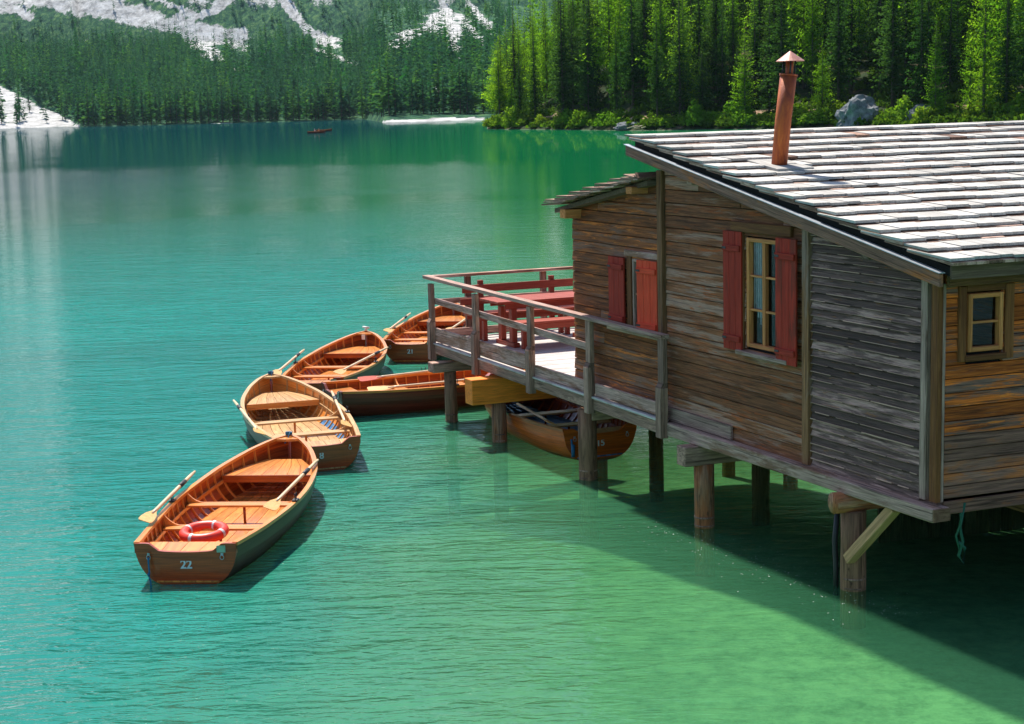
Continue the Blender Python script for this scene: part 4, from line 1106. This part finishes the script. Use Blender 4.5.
# boats out on the lake
far1, _ = rowboat('rowing_boat', (-45.8, 392), rad(4), 4.4, (M['hull_red'], M['honey'], M['hull_red'], M['honey']), 'maroon rowing boat with two rowers far out on the lake', None, plate=False, detail=False, seed=9, group='rowing boats out on the lake')
far2, _ = rowboat('rowing_boat', (-47.6, 424), rad(12), 4.2, (M['hull_red'], M['honey'], M['hull_red'], M['honey']), 'smaller orange brown boat just behind the maroon one on the lake', None, plate=False, detail=False, seed=10, group='rowing boats out on the lake')
def person(loc, yaw, cloth, label):
    root = thing('person', loc, label, 'person', rotz=yaw)
    v = [(0,0,.10),(0,0,.32),(.02,0,.55),(.03,0,.66),(.04,0,.80),(.05,0,.90), (.0,.2,.56),(.15,.26,.36),(.38,.20,.34), (.0,-.2,.56),(.15,-.26,.36),(.38,-.20,.34), (.08,.1,.08),(.45,.13,.18),(.62,.12,-.12), (.08,-.1,.08),(.45,-.13,.18),(.62,-.12,-.12)]
    e = [(0,1),(1,2),(2,3),(3,4),(4,5),(2,6),(6,7),(7,8),(2,9),(9,10),(10,11),(0,12),(12,13),(13,14),(0,15),(15,16),(16,17)]
    rr_ = [.14,.13,.15,.055,.10,.07,.06,.045,.035,.06,.045,.035,.09,.07,.045,.09,.07,.045]
    me = bpy.data.meshes.new('body'); me.from_pydata(v, e, []); me.materials.append(cloth)
    o = bpy.data.objects.new('body', me); COL.objects.link(o); o.parent = root
    sk = o.modifiers.new('skin', 'SKIN'); 
    if not me.skin_vertices: 
        pass
    bm_layer = me.skin_vertices[0].data if me.skin_vertices else None
    if bm_layer:
        for i, r_ in enumerate(rr_): bm_layer[i].radius = (r_, r_)
        bm_layer[0].use_root = True
    o.modifiers.new('sub', 'SUBSURF').levels = 1
    mb = MB(); mb.tube([(.02, 0, .90), (.03, 0, .93), (.04, 0, .96)], [.105, .10, .06], 10); mb.build('hair', M['black'], root)
person((-46.3, 392, .22), rad(4), M['cloth_pink'], 'person in pale clothes rowing the maroon boat far out on the lake')
person((-45.2, 392.1, .22), rad(184), M['cloth_orange'], 'person in orange facing the rower in the maroon boat')

# floating pollen specks in front of the piles
random.seed(31); mb = MB()
for i in range(260):
    s = random.uniform(.3, 4.8); t = random.gauss(-.25, .30)-.05*(s-2); r = random.uniform(.003, .007); c = O+P(s, t, .004)
    mb.add([c+V(r*math.cos(a), r*math.sin(a), 0) for a in (0, 1.3, 2.5, 3.8, 5.0)], [(0, 1, 2, 3, 4)])
tag(mb.build('pollen_specks', M['white']), 'pale pollen specks floating beside the boathouse piles', 'pollen', kind='stuff')

# ------------------------------------------------------------------ trees
rng = np.random.RandomState(11)
def conifer(H, R, levels, br, segs, seed, larch=False, skirt=.10, fat=1.0):
    r = np.random.RandomState(seed); Q = []; rn = []
    for i in range(levels):
        f = i/levels; z = H*(skirt+(1-skirt)*f**.95)
        prof = (1-f)**(.85 if not larch else .78)
        if f < .14: prof *= .62+.38*f/.14
        rad_ = R*prof*r.uniform(.62, 1.12)+.12
        nb = max(3, int(br*(.55+.6*prof)))
        for k in range(nb):
            if r.rand() < (.10 if not larch else .20): continue
            a = r.uniform(0, 2*PI); ln = rad_*r.uniform(.55, 1.18); shade = r.rand()
            dr = -.28 if not larch else -.05
            d = np.array([math.cos(a), math.sin(a), 0]); sd_ = np.array([-d[1], d[0], 0]); zc = z+r.uniform(-.5, .5)*H/levels
            for g in range(segs):
                t = (g+.55+r.uniform(-.2, .2))/segs
                c = d*ln*t+np.array([0, 0, zc+dr*ln*t+ .22*ln*t*t*(1 if not larch else 1.4)])+r.uniform(-.12, .12, 3)*ln*.5
                w_ = ln*(.62-.26*t)*r.uniform(.6, 1.25)*fat; l_ = ln/segs*r.uniform(.9, 1.4)*fat
                roll = r.uniform(-.9, .9); s2 = sd_*math.cos(roll)+np.array([0, 0, 1])*math.sin(roll)
                dd = d+np.array([0, 0, r.uniform(-.5, .25)])
                Q.append([c-dd*l_*.6, c+s2*w_*.5-dd*l_*.1, c+dd*l_*.6, c-s2*w_*.5+dd*l_*.05]); rn.append(.25*shade+.75*(t*.55+r.rand()*.45))
    for k in range(3): # leader
        z = H*(1-.03*k); c = np.array([0, 0, z]); w_ = .12+.05*k; a = k*1.1; s2 = np.array([math.cos(a), math.sin(a), 0])*w_
        Q.append([c-s2, c+np.array([0, 0, .5]), c+s2, c-np.array([0, 0, .6])]); rn.append(.5)
    return np.array(Q), np.array(rn)
def trunk_mb(H, r0):
    mb = MB(); mb.tube([(0, 0, -1.5), (0, 0, H*.3), (r0*.4, 0, H*.65), (0, 0, H*.92)], [r0*1.1, r0*.7, r0*.35, .02], 7); return mb
def proto(kind, H, R, levels, br, segs, seed, mat, larch, skirt, fat=1.0):
    Q, rn = conifer(H, R, levels, br, segs, seed, larch, skirt, fat)
    cm = quads_mesh('crown', Q, rn, mat); t = trunk_mb(H, H*.007+.06); to = t.build('trunk', M['bark'], None); tm = to.data; bpy.data.objects.remove(to)
    return (cm, tm, H)
near_spr = [proto('spruce', 30, 3.8, 62, 13, 6, 100+i, M['spruce'], False, .02+.035*i, .62) for i in range(4)]
near_lar = [proto('larch', 28, 4.8, 60, 14, 7, 200+i, M['larch'], True, .04+.04*i, .46) for i in range(4)]
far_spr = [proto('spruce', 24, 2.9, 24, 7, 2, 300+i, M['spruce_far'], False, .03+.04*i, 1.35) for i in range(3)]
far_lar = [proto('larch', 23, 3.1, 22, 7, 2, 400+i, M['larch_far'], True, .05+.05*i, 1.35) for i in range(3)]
def plant(name, pr, X, Y, sc_, rz_, label, group, cat):
    Z = float(height(X, Y))
    e = thing(name, (X, Y, Z), label, cat, group, rz_); wx = random.uniform(.85, 1.4); e.scale = (sc_*wx, sc_*wx*random.uniform(.9, 1.1), sc_)
    for nm, me in (('trunk', pr[1]), ('crown', pr[0])):
        o = bpy.data.objects.new(nm, me); COL.objects.link(o); o.parent = e
    return e
random.seed(41)
pts = []; tries = 0
while len(pts) < 190 and tries < 60000:
    tries += 1; depth_ = 5+70*random.random()**1.7
    p = random.uniform(488, 1090); Y = float(shore_right(p))+depth_; lat = (p-494)/F*Y
    if lat < 1.0+random.random()*2: continue
    X = (p-512)/F*Y
    md = 4.1 if depth_ < 14 else 3.8
    if any((X-a)**2+(Y-b)**2 < md**2 for a, b, _, _ in pts): continue
    if 845 < p < 892 and depth_ < 16: continue
    pts.append((X, Y, depth_, p))
pts.sort(key=lambda q: q[3])
for i, (X, Y, dp, p) in enumerate(pts):
    lar = random.random() < (.45 if p < 560 else .30)
    pr = random.choice(near_lar if lar else near_spr); sc_ = random.uniform(.72, 1.12)*(.62 if p < 503 else .80 if p < 530 else 1)
    if dp < 10 and random.random() < .35: sc_ *= .62
    if i == 0: lab = 'outermost conifer on the tip of the wooded point'; g = None
    elif lar: lab = 'bright green larch in the wood on the right shore'; g = 'larches on the right shore'
    else: lab = 'dark green spruce in the wood on the right shore'; g = 'spruces on the right shore'
    plant('larch_tree' if lar else 'spruce_tree', pr, X, Y, sc_, random.uniform(0, 6.3), lab, g, 'tree')
# the rest of the wooded point, further up the slope
def forest(name, places, protos_, mats_, label):
    Qs = [[], []]; Rs = [[], []]
    for (X, Y, Z, sc_, k, lar) in places:
        Q, rn = protos_[lar][k]; a = rng.uniform(0, 6.3); c, s_n = math.cos(a), math.sin(a)
        R_ = np.array([[c, -s_n, 0], [s_n, c, 0], [0, 0, 1]])*sc_
        Qs[lar].append(Q@R_.T+np.array([X, Y, Z])); Rs[lar].append(np.clip(rn*.6+rng.uniform(-.32, .50)+(float(fbm(np.array([X/45.]), np.array([Y/60.]), 3, 51)[0])-.45)*1.1, 0, 1))
    for lar in (0, 1):
        if not Qs[lar]: continue
        me = quads_mesh(name, np.concatenate(Qs[lar]), np.concatenate(Rs[lar]), mats_[lar]); o = bpy.data.objects.new(name, me); COL.objects.link(o)
        tag(o, label[lar], 'forest', kind='stuff')
mid = [[conifer(29, 3.3, 34, 8, 3, 500+i, False, .06, 1.0) for i in range(3)], [conifer(28, 3.8, 26, 7, 3, 520+i, True, .1) for i in range(3)]]
pl = []; tries = 0
while len(pl) < 460 and tries < 40000:
    tries += 1; p = random.uniform(500, 1500) ; dd = random.uniform(30, 150)
    Y = float(shore_right(p))+dd; lat = (p-494)/F*Y
    if lat < 6: continue
    if p < 1090 and dd < 58: continue
    X = (p-512)/F*Y
    if any((X-a[0])**2+(Y-a[1])**2 < 15 for a in pl): continue
    pl.append((X, Y, float(height(X, Y)), random.uniform(.8, 1.15), random.randrange(3), int(random.random() < .4)))
forest('woods', pl, mid, (M['spruce'], M['larch']), ('dark spruce wood climbing the slope behind the right shore', 'green larches scattered up the slope behind the right shore'))

# left shore: the individual trees that stand at the water, then the forest above
random.seed(43); pts = []; tries = 0
while len(pts) < 105 and tries < 80000:
    tries += 1; p = random.uniform(-15, 496); Y = float(shore_left(p))+1.5+(36 if p > 375 else 0)+14*random.random()**1.5; X = (p-512)/F*Y
    if p < 88: 
        if random.random() < .72: continue
        Y += random.uniform(0, 80); X = (p-512)/F*Y
    if any((X-a)**2+(Y-b)**2 < 16 for a, b, _ in pts): continue
    pts.append((X, Y, p))
pts.sort(key=lambda q: q[2])
for i, (X, Y, p) in enumerate(pts):
    lar = random.random() < .30; pr = random.choice(far_lar if lar else far_spr)
    if p < 88: lab = 'lone thin conifer on the white scree slope at the far left shore'; g = 'conifers on the white scree'
    elif p > 375: lab = ('light green larch' if lar else 'dark spruce')+' behind the far white beach'; g = 'larches behind the beach' if lar else 'spruces behind the beach'
    else: lab = ('light green larch' if lar else 'dark spruce')+' in the shore row of the far left forest'; g = 'larches on the far left shore' if lar else 'spruces on the far left shore'
    plant('larch_tree' if lar else 'spruce_tree', pr, X, Y, random.uniform(.7, 1.15), random.uniform(0, 6.3), lab, g, 'tree')
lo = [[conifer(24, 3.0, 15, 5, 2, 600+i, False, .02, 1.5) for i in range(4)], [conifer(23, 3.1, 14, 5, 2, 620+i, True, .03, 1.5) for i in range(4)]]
n = 26000
p = rng.uniform(-140, 520, n); sl = shore_left(p); Y = sl+12+(1700-sl)*rng.uniform(0, 1, n)**1.35; X = (p-512)/F*Y; Z = height(X, Y)
_, q = sight(X, Y, Z); sm = scree(p, q)+scree(p, q-6)*.6
dens = np.where(q > 45, 1.0, np.where(q > 15, .55, .32))*np.clip(.35+1.3*fbm(X/70., Y/70., 3, 33), .2, 1)
dens = np.where((p > 240) & (p < 330) & (q < 78) & (q > 45), dens*.45, dens)
keep = (sm < .25) & (rng.uniform(0, 1, n) < dens) & (Y > sl+9+np.where(p > 375, 38, 0)) & (Z > .4)
keep |= (sm >= .25) & (rng.uniform(0, 1, n) < .012) & (Z > .4)
idx = np.nonzero(keep)[0]; grid = {}; sel = []
for i in idx:
    key = (int(X[i]//5.8), int(Y[i]//6.5))
    if key in grid: continue
    grid[key] = 1; sel.append(i)
print('far forest trees', len(sel))
sel = sel[:4200]
pl = [(X[i], Y[i], Z[i]-.5, (rng.uniform(.50, 1.45)**.9)*(1 if q[i] > 50 else .62), rng.randint(4), int(rng.rand() < .22)) for i in sel]
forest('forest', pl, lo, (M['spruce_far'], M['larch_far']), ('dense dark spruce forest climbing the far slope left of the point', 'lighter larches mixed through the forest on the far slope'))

# bushes on the right shore
random.seed(47)
def bush_mesh(seed, R, H):
    r = np.random.RandomState(seed); Q = []; rn = []
    for i in range(900):
        v = r.normal(size=3); v /= np.linalg.norm(v); k = r.uniform(.5, 1)**.5; lump = 1+.25*math.sin(v[0]*5+seed)+.2*math.cos(v[1]*6+v[2]*4)
        c = v*k*lump*np.array([R, R, H]); c[2] = abs(c[2])
        a = r.normal(size=3); a /= np.linalg.norm(a); b = np.cross(a, v); b /= np.linalg.norm(b)+1e-6; s_ = .22*R**.5
        Q.append([c-a*s_, c-b*s_*.6, c+a*s_, c+b*s_*.6]); rn.append(r.rand()*.5+.5*k)
    return quads_mesh('foliage', np.array(Q), np.array(rn), M['bushleaf'])
bm_ = [bush_mesh(i, 2.3, 2.6) for i in range(3)]
st_ = MB()
for k in range(5): st_.tube([(0, 0, -.5), (.7*math.cos(k*1.3), .7*math.sin(k*1.3), 1.6)], [.06, .02], 5)
so = st_.build('stems', M['bark']); stm = so.data; bpy.data.objects.remove(so)
bush_places = [(500, 3, .9), (512, 4, 1.2), (524, 3, 1.3), (548, 4, .7), (566, 3, .8), (575, 5, 1.2), (590, 4, 1.1), (612, 3, .9), (625, 4, .8), (668, 3, .9), (690, 4, .8), (702, 3, 1.25), (715, 4, 1.0), (728, 3, .8), (742, 5, 1.2), (752, 3, 1.0), (772, 4, .8), (800, 4, 1.1), (822, 3, 1.2), (836, 6, 1.1), (905, 5, 1.2), (928, 3, .9), (938, 9, 1.2), (1005, 10, 1.4), (1022, 7, 1.3), (975, 6, .8)]
for i, (p, dd, s_) in enumerate(bush_places):
    Y = float(shore_right(p))+dd; X = (p-512)/F*Y
    e = thing('bush', (X, Y, float(height(X, Y))), 'rounded light green bush at the water under the right-hand wood', 'bush', 'bushes on the right shore', random.uniform(0, 6)); e.scale = (s_, s_, s_*random.uniform(.7, 1.1))
    for nm, me in (('stems', stm), ('foliage', bm_[i % 3])):
        o = bpy.data.objects.new(nm, me); COL.objects.link(o); o.parent = e

def undergrowth():
    r = np.random.RandomState(71); Qs = []; rn = []; k = 0
    while k < 620:
        p = r.uniform(494, 1090); dd = 1.2+34*r.rand()**1.5; Y = float(shore_right(p))+dd
        if (p-494)/F*Y < .8: continue
        X = (p-512)/F*Y; Z = float(height(X, Y)); R_ = r.uniform(.5, 1.7); H_ = R_*r.uniform(.5, 1.3); sh = r.uniform(0, .55); m_ = int(45*R_)+20
        v = r.normal(size=(m_, 3)); v /= np.linalg.norm(v, axis=1)[:, None]; c = v*r.uniform(.4, 1, (m_, 1))*np.array([R_*r.uniform(.8, 1.8), R_, H_]); c[:, 2] = np.abs(c[:, 2]); c += np.array([X, Y, Z])
        a = r.normal(size=(m_, 3))*.24; b = r.normal(size=(m_, 3))*.20
        Qs.append(np.stack([c-a, c-b, c+a, c+b], 1)); rn.append(np.clip(sh+r.rand(m_)*.4, 0, 1)); k += 1
    me = quads_mesh('undergrowth', np.concatenate(Qs), np.concatenate(rn), M['scrubleaf']); o = bpy.data.objects.new('undergrowth', me); COL.objects.link(o)
    tag(o, 'low tangled green undergrowth between the trunks on the right shore', 'undergrowth', kind='stuff')
M['scrubleaf'] = foliage('undergrowth_leaves', (.012, .035, .008), (.15, .26, .025), .4)
undergrowth()

# boulders, driftwood, path
def rock_mat():
    m, nt, out = new_mat('grey_boulder'); tc = N(nt, 'ShaderNodeTexCoord').outputs['Object']
    n = noise(nt, tc, .9, 8, .7); c = ramp(nt, [(.35, (.08, .09, .10)), (.5, (.18, .19, .20)), (.66, (.32, .33, .33))], n)
    b = N(nt, 'ShaderNodeBsdfPrincipled', Roughness=.9); L(nt, c.outputs[0], b.inputs['Base Color'])
    bp = N(nt, 'ShaderNodeBump', Strength=.8, Distance=.25); L(nt, n, bp.inputs['Height']); L(nt, bp.outputs[0], b.inputs['Normal']); L(nt, b.outputs[0], out.inputs[0]); return m
M['rock'] = rock_mat()
def boulder(X, Y, rx, ry, rz_, label, seed, zoff=0.0):
    import bmesh
    bm = bmesh.new(); bmesh.ops.create_icosphere(bm, subdivisions=4, radius=1)
    for v in bm.verts:
        n_ = v.co.normalized(); c = n_*1.9+V(seed*3.1, 0, 0)
        k = 1+.34*mnoise.noise(c)+.16*mnoise.noise(c*2.3)+.07*mnoise.noise(c*6)
        k = round(k*5)/5*.35+k*.65
        v.co = V(n_.x*rx*k, n_.y*ry*k, n_.z*rz_*k)
    me = bpy.data.meshes.new('boulder'); bm.to_mesh(me); bm.free(); me.materials.append(M['rock'])
    o = bpy.data.objects.new('boulder', me); COL.objects.link(o); o.location = (X, Y, float(height(X, Y))+zoff); tag(o, label, 'boulder'); return o
for (p, dd, a, b, c, lab, sdd) in ((861, 3, 3.7, 2.6, 4.0, 'large blue-grey boulder at the water above the roof ridge', 1), (925, 6, 2.8, 2.2, 2.0, 'low dark boulder under the trees right of the big boulder', 2), (634, 1.5, 2.6, 1.2, .9, 'small pale rock at the waterline left of the roof peak', 3)):
    Y = float(shore_right(p))+dd; boulder((p-512)/F*Y, Y, a, b, c, lab, sdd)
mb = MB()
for k in range(5):
    p = 628+k*7; Y = float(shore_right(p))+1.2; X = (p-512)/F*Y; mb.tube([(X-1.8, Y, .5), (X+.2, Y+.3, .95+.1*(k % 2)), (X+2.2, Y+.1, .55)], [.12, .09, .03], 6)
tag(mb.build('driftwood', M['oarwood']), 'bleached driftwood on the shore left of the roof peak', 'driftwood')
mb = MB(); pr = None; prof = []
pm, nt, out = new_mat('path_soil'); pos = N(nt, 'ShaderNodeNewGeometry').outputs['Position']
cc = ramp(nt, [(.35, (.26, .15, .09)), (.65, (.55, .38, .27))], noise(nt, pos, 1.2, 6, .7)); bb = N(nt, 'ShaderNodeBsdfDiffuse'); L(nt, cc.outputs[0], bb.inputs[0]); L(nt, bb.outputs[0], out.inputs[0])
vs = []; fs = []; k = 0
for p in range(535, 1150, 4):
    Yc = float(shore_right(p))+10+2.0*math.sin(p/37.)
    for dd in (-1.3, -.4, .5, 1.4):
        Y = Yc+dd; X = (p-512)/F*Y; vs.append((X, Y, float(height(X, Y))+.16))
    if k:
        for j in range(3): b = (k-1)*4+j; fs.append((b, b+4, b+5, b+1))
    k += 1
mb.add(vs, fs); tag(mb.build('path', pm), kind='structure')

# ------------------------------------------------------------------ air
HAZE = 0.00003
if HAZE:
    m, nt, out = new_mat('haze'); pv = N(nt, 'ShaderNodeVolumePrincipled'); pv.inputs['Color'].default_value = (.60, .86, 1, 1); pv.inputs['Density'].default_value = HAZE; pv.inputs['Anisotropy'].default_value = 0
    L(nt, pv.outputs[0], out.inputs['Volume'])
    mb = MB(); mb.box((-9000, -1500, -400), (9000, 3700, 1600)); o = mb.build('haze', m); tag(o, 'thin blue mountain air over the lake', 'haze', kind='stuff')
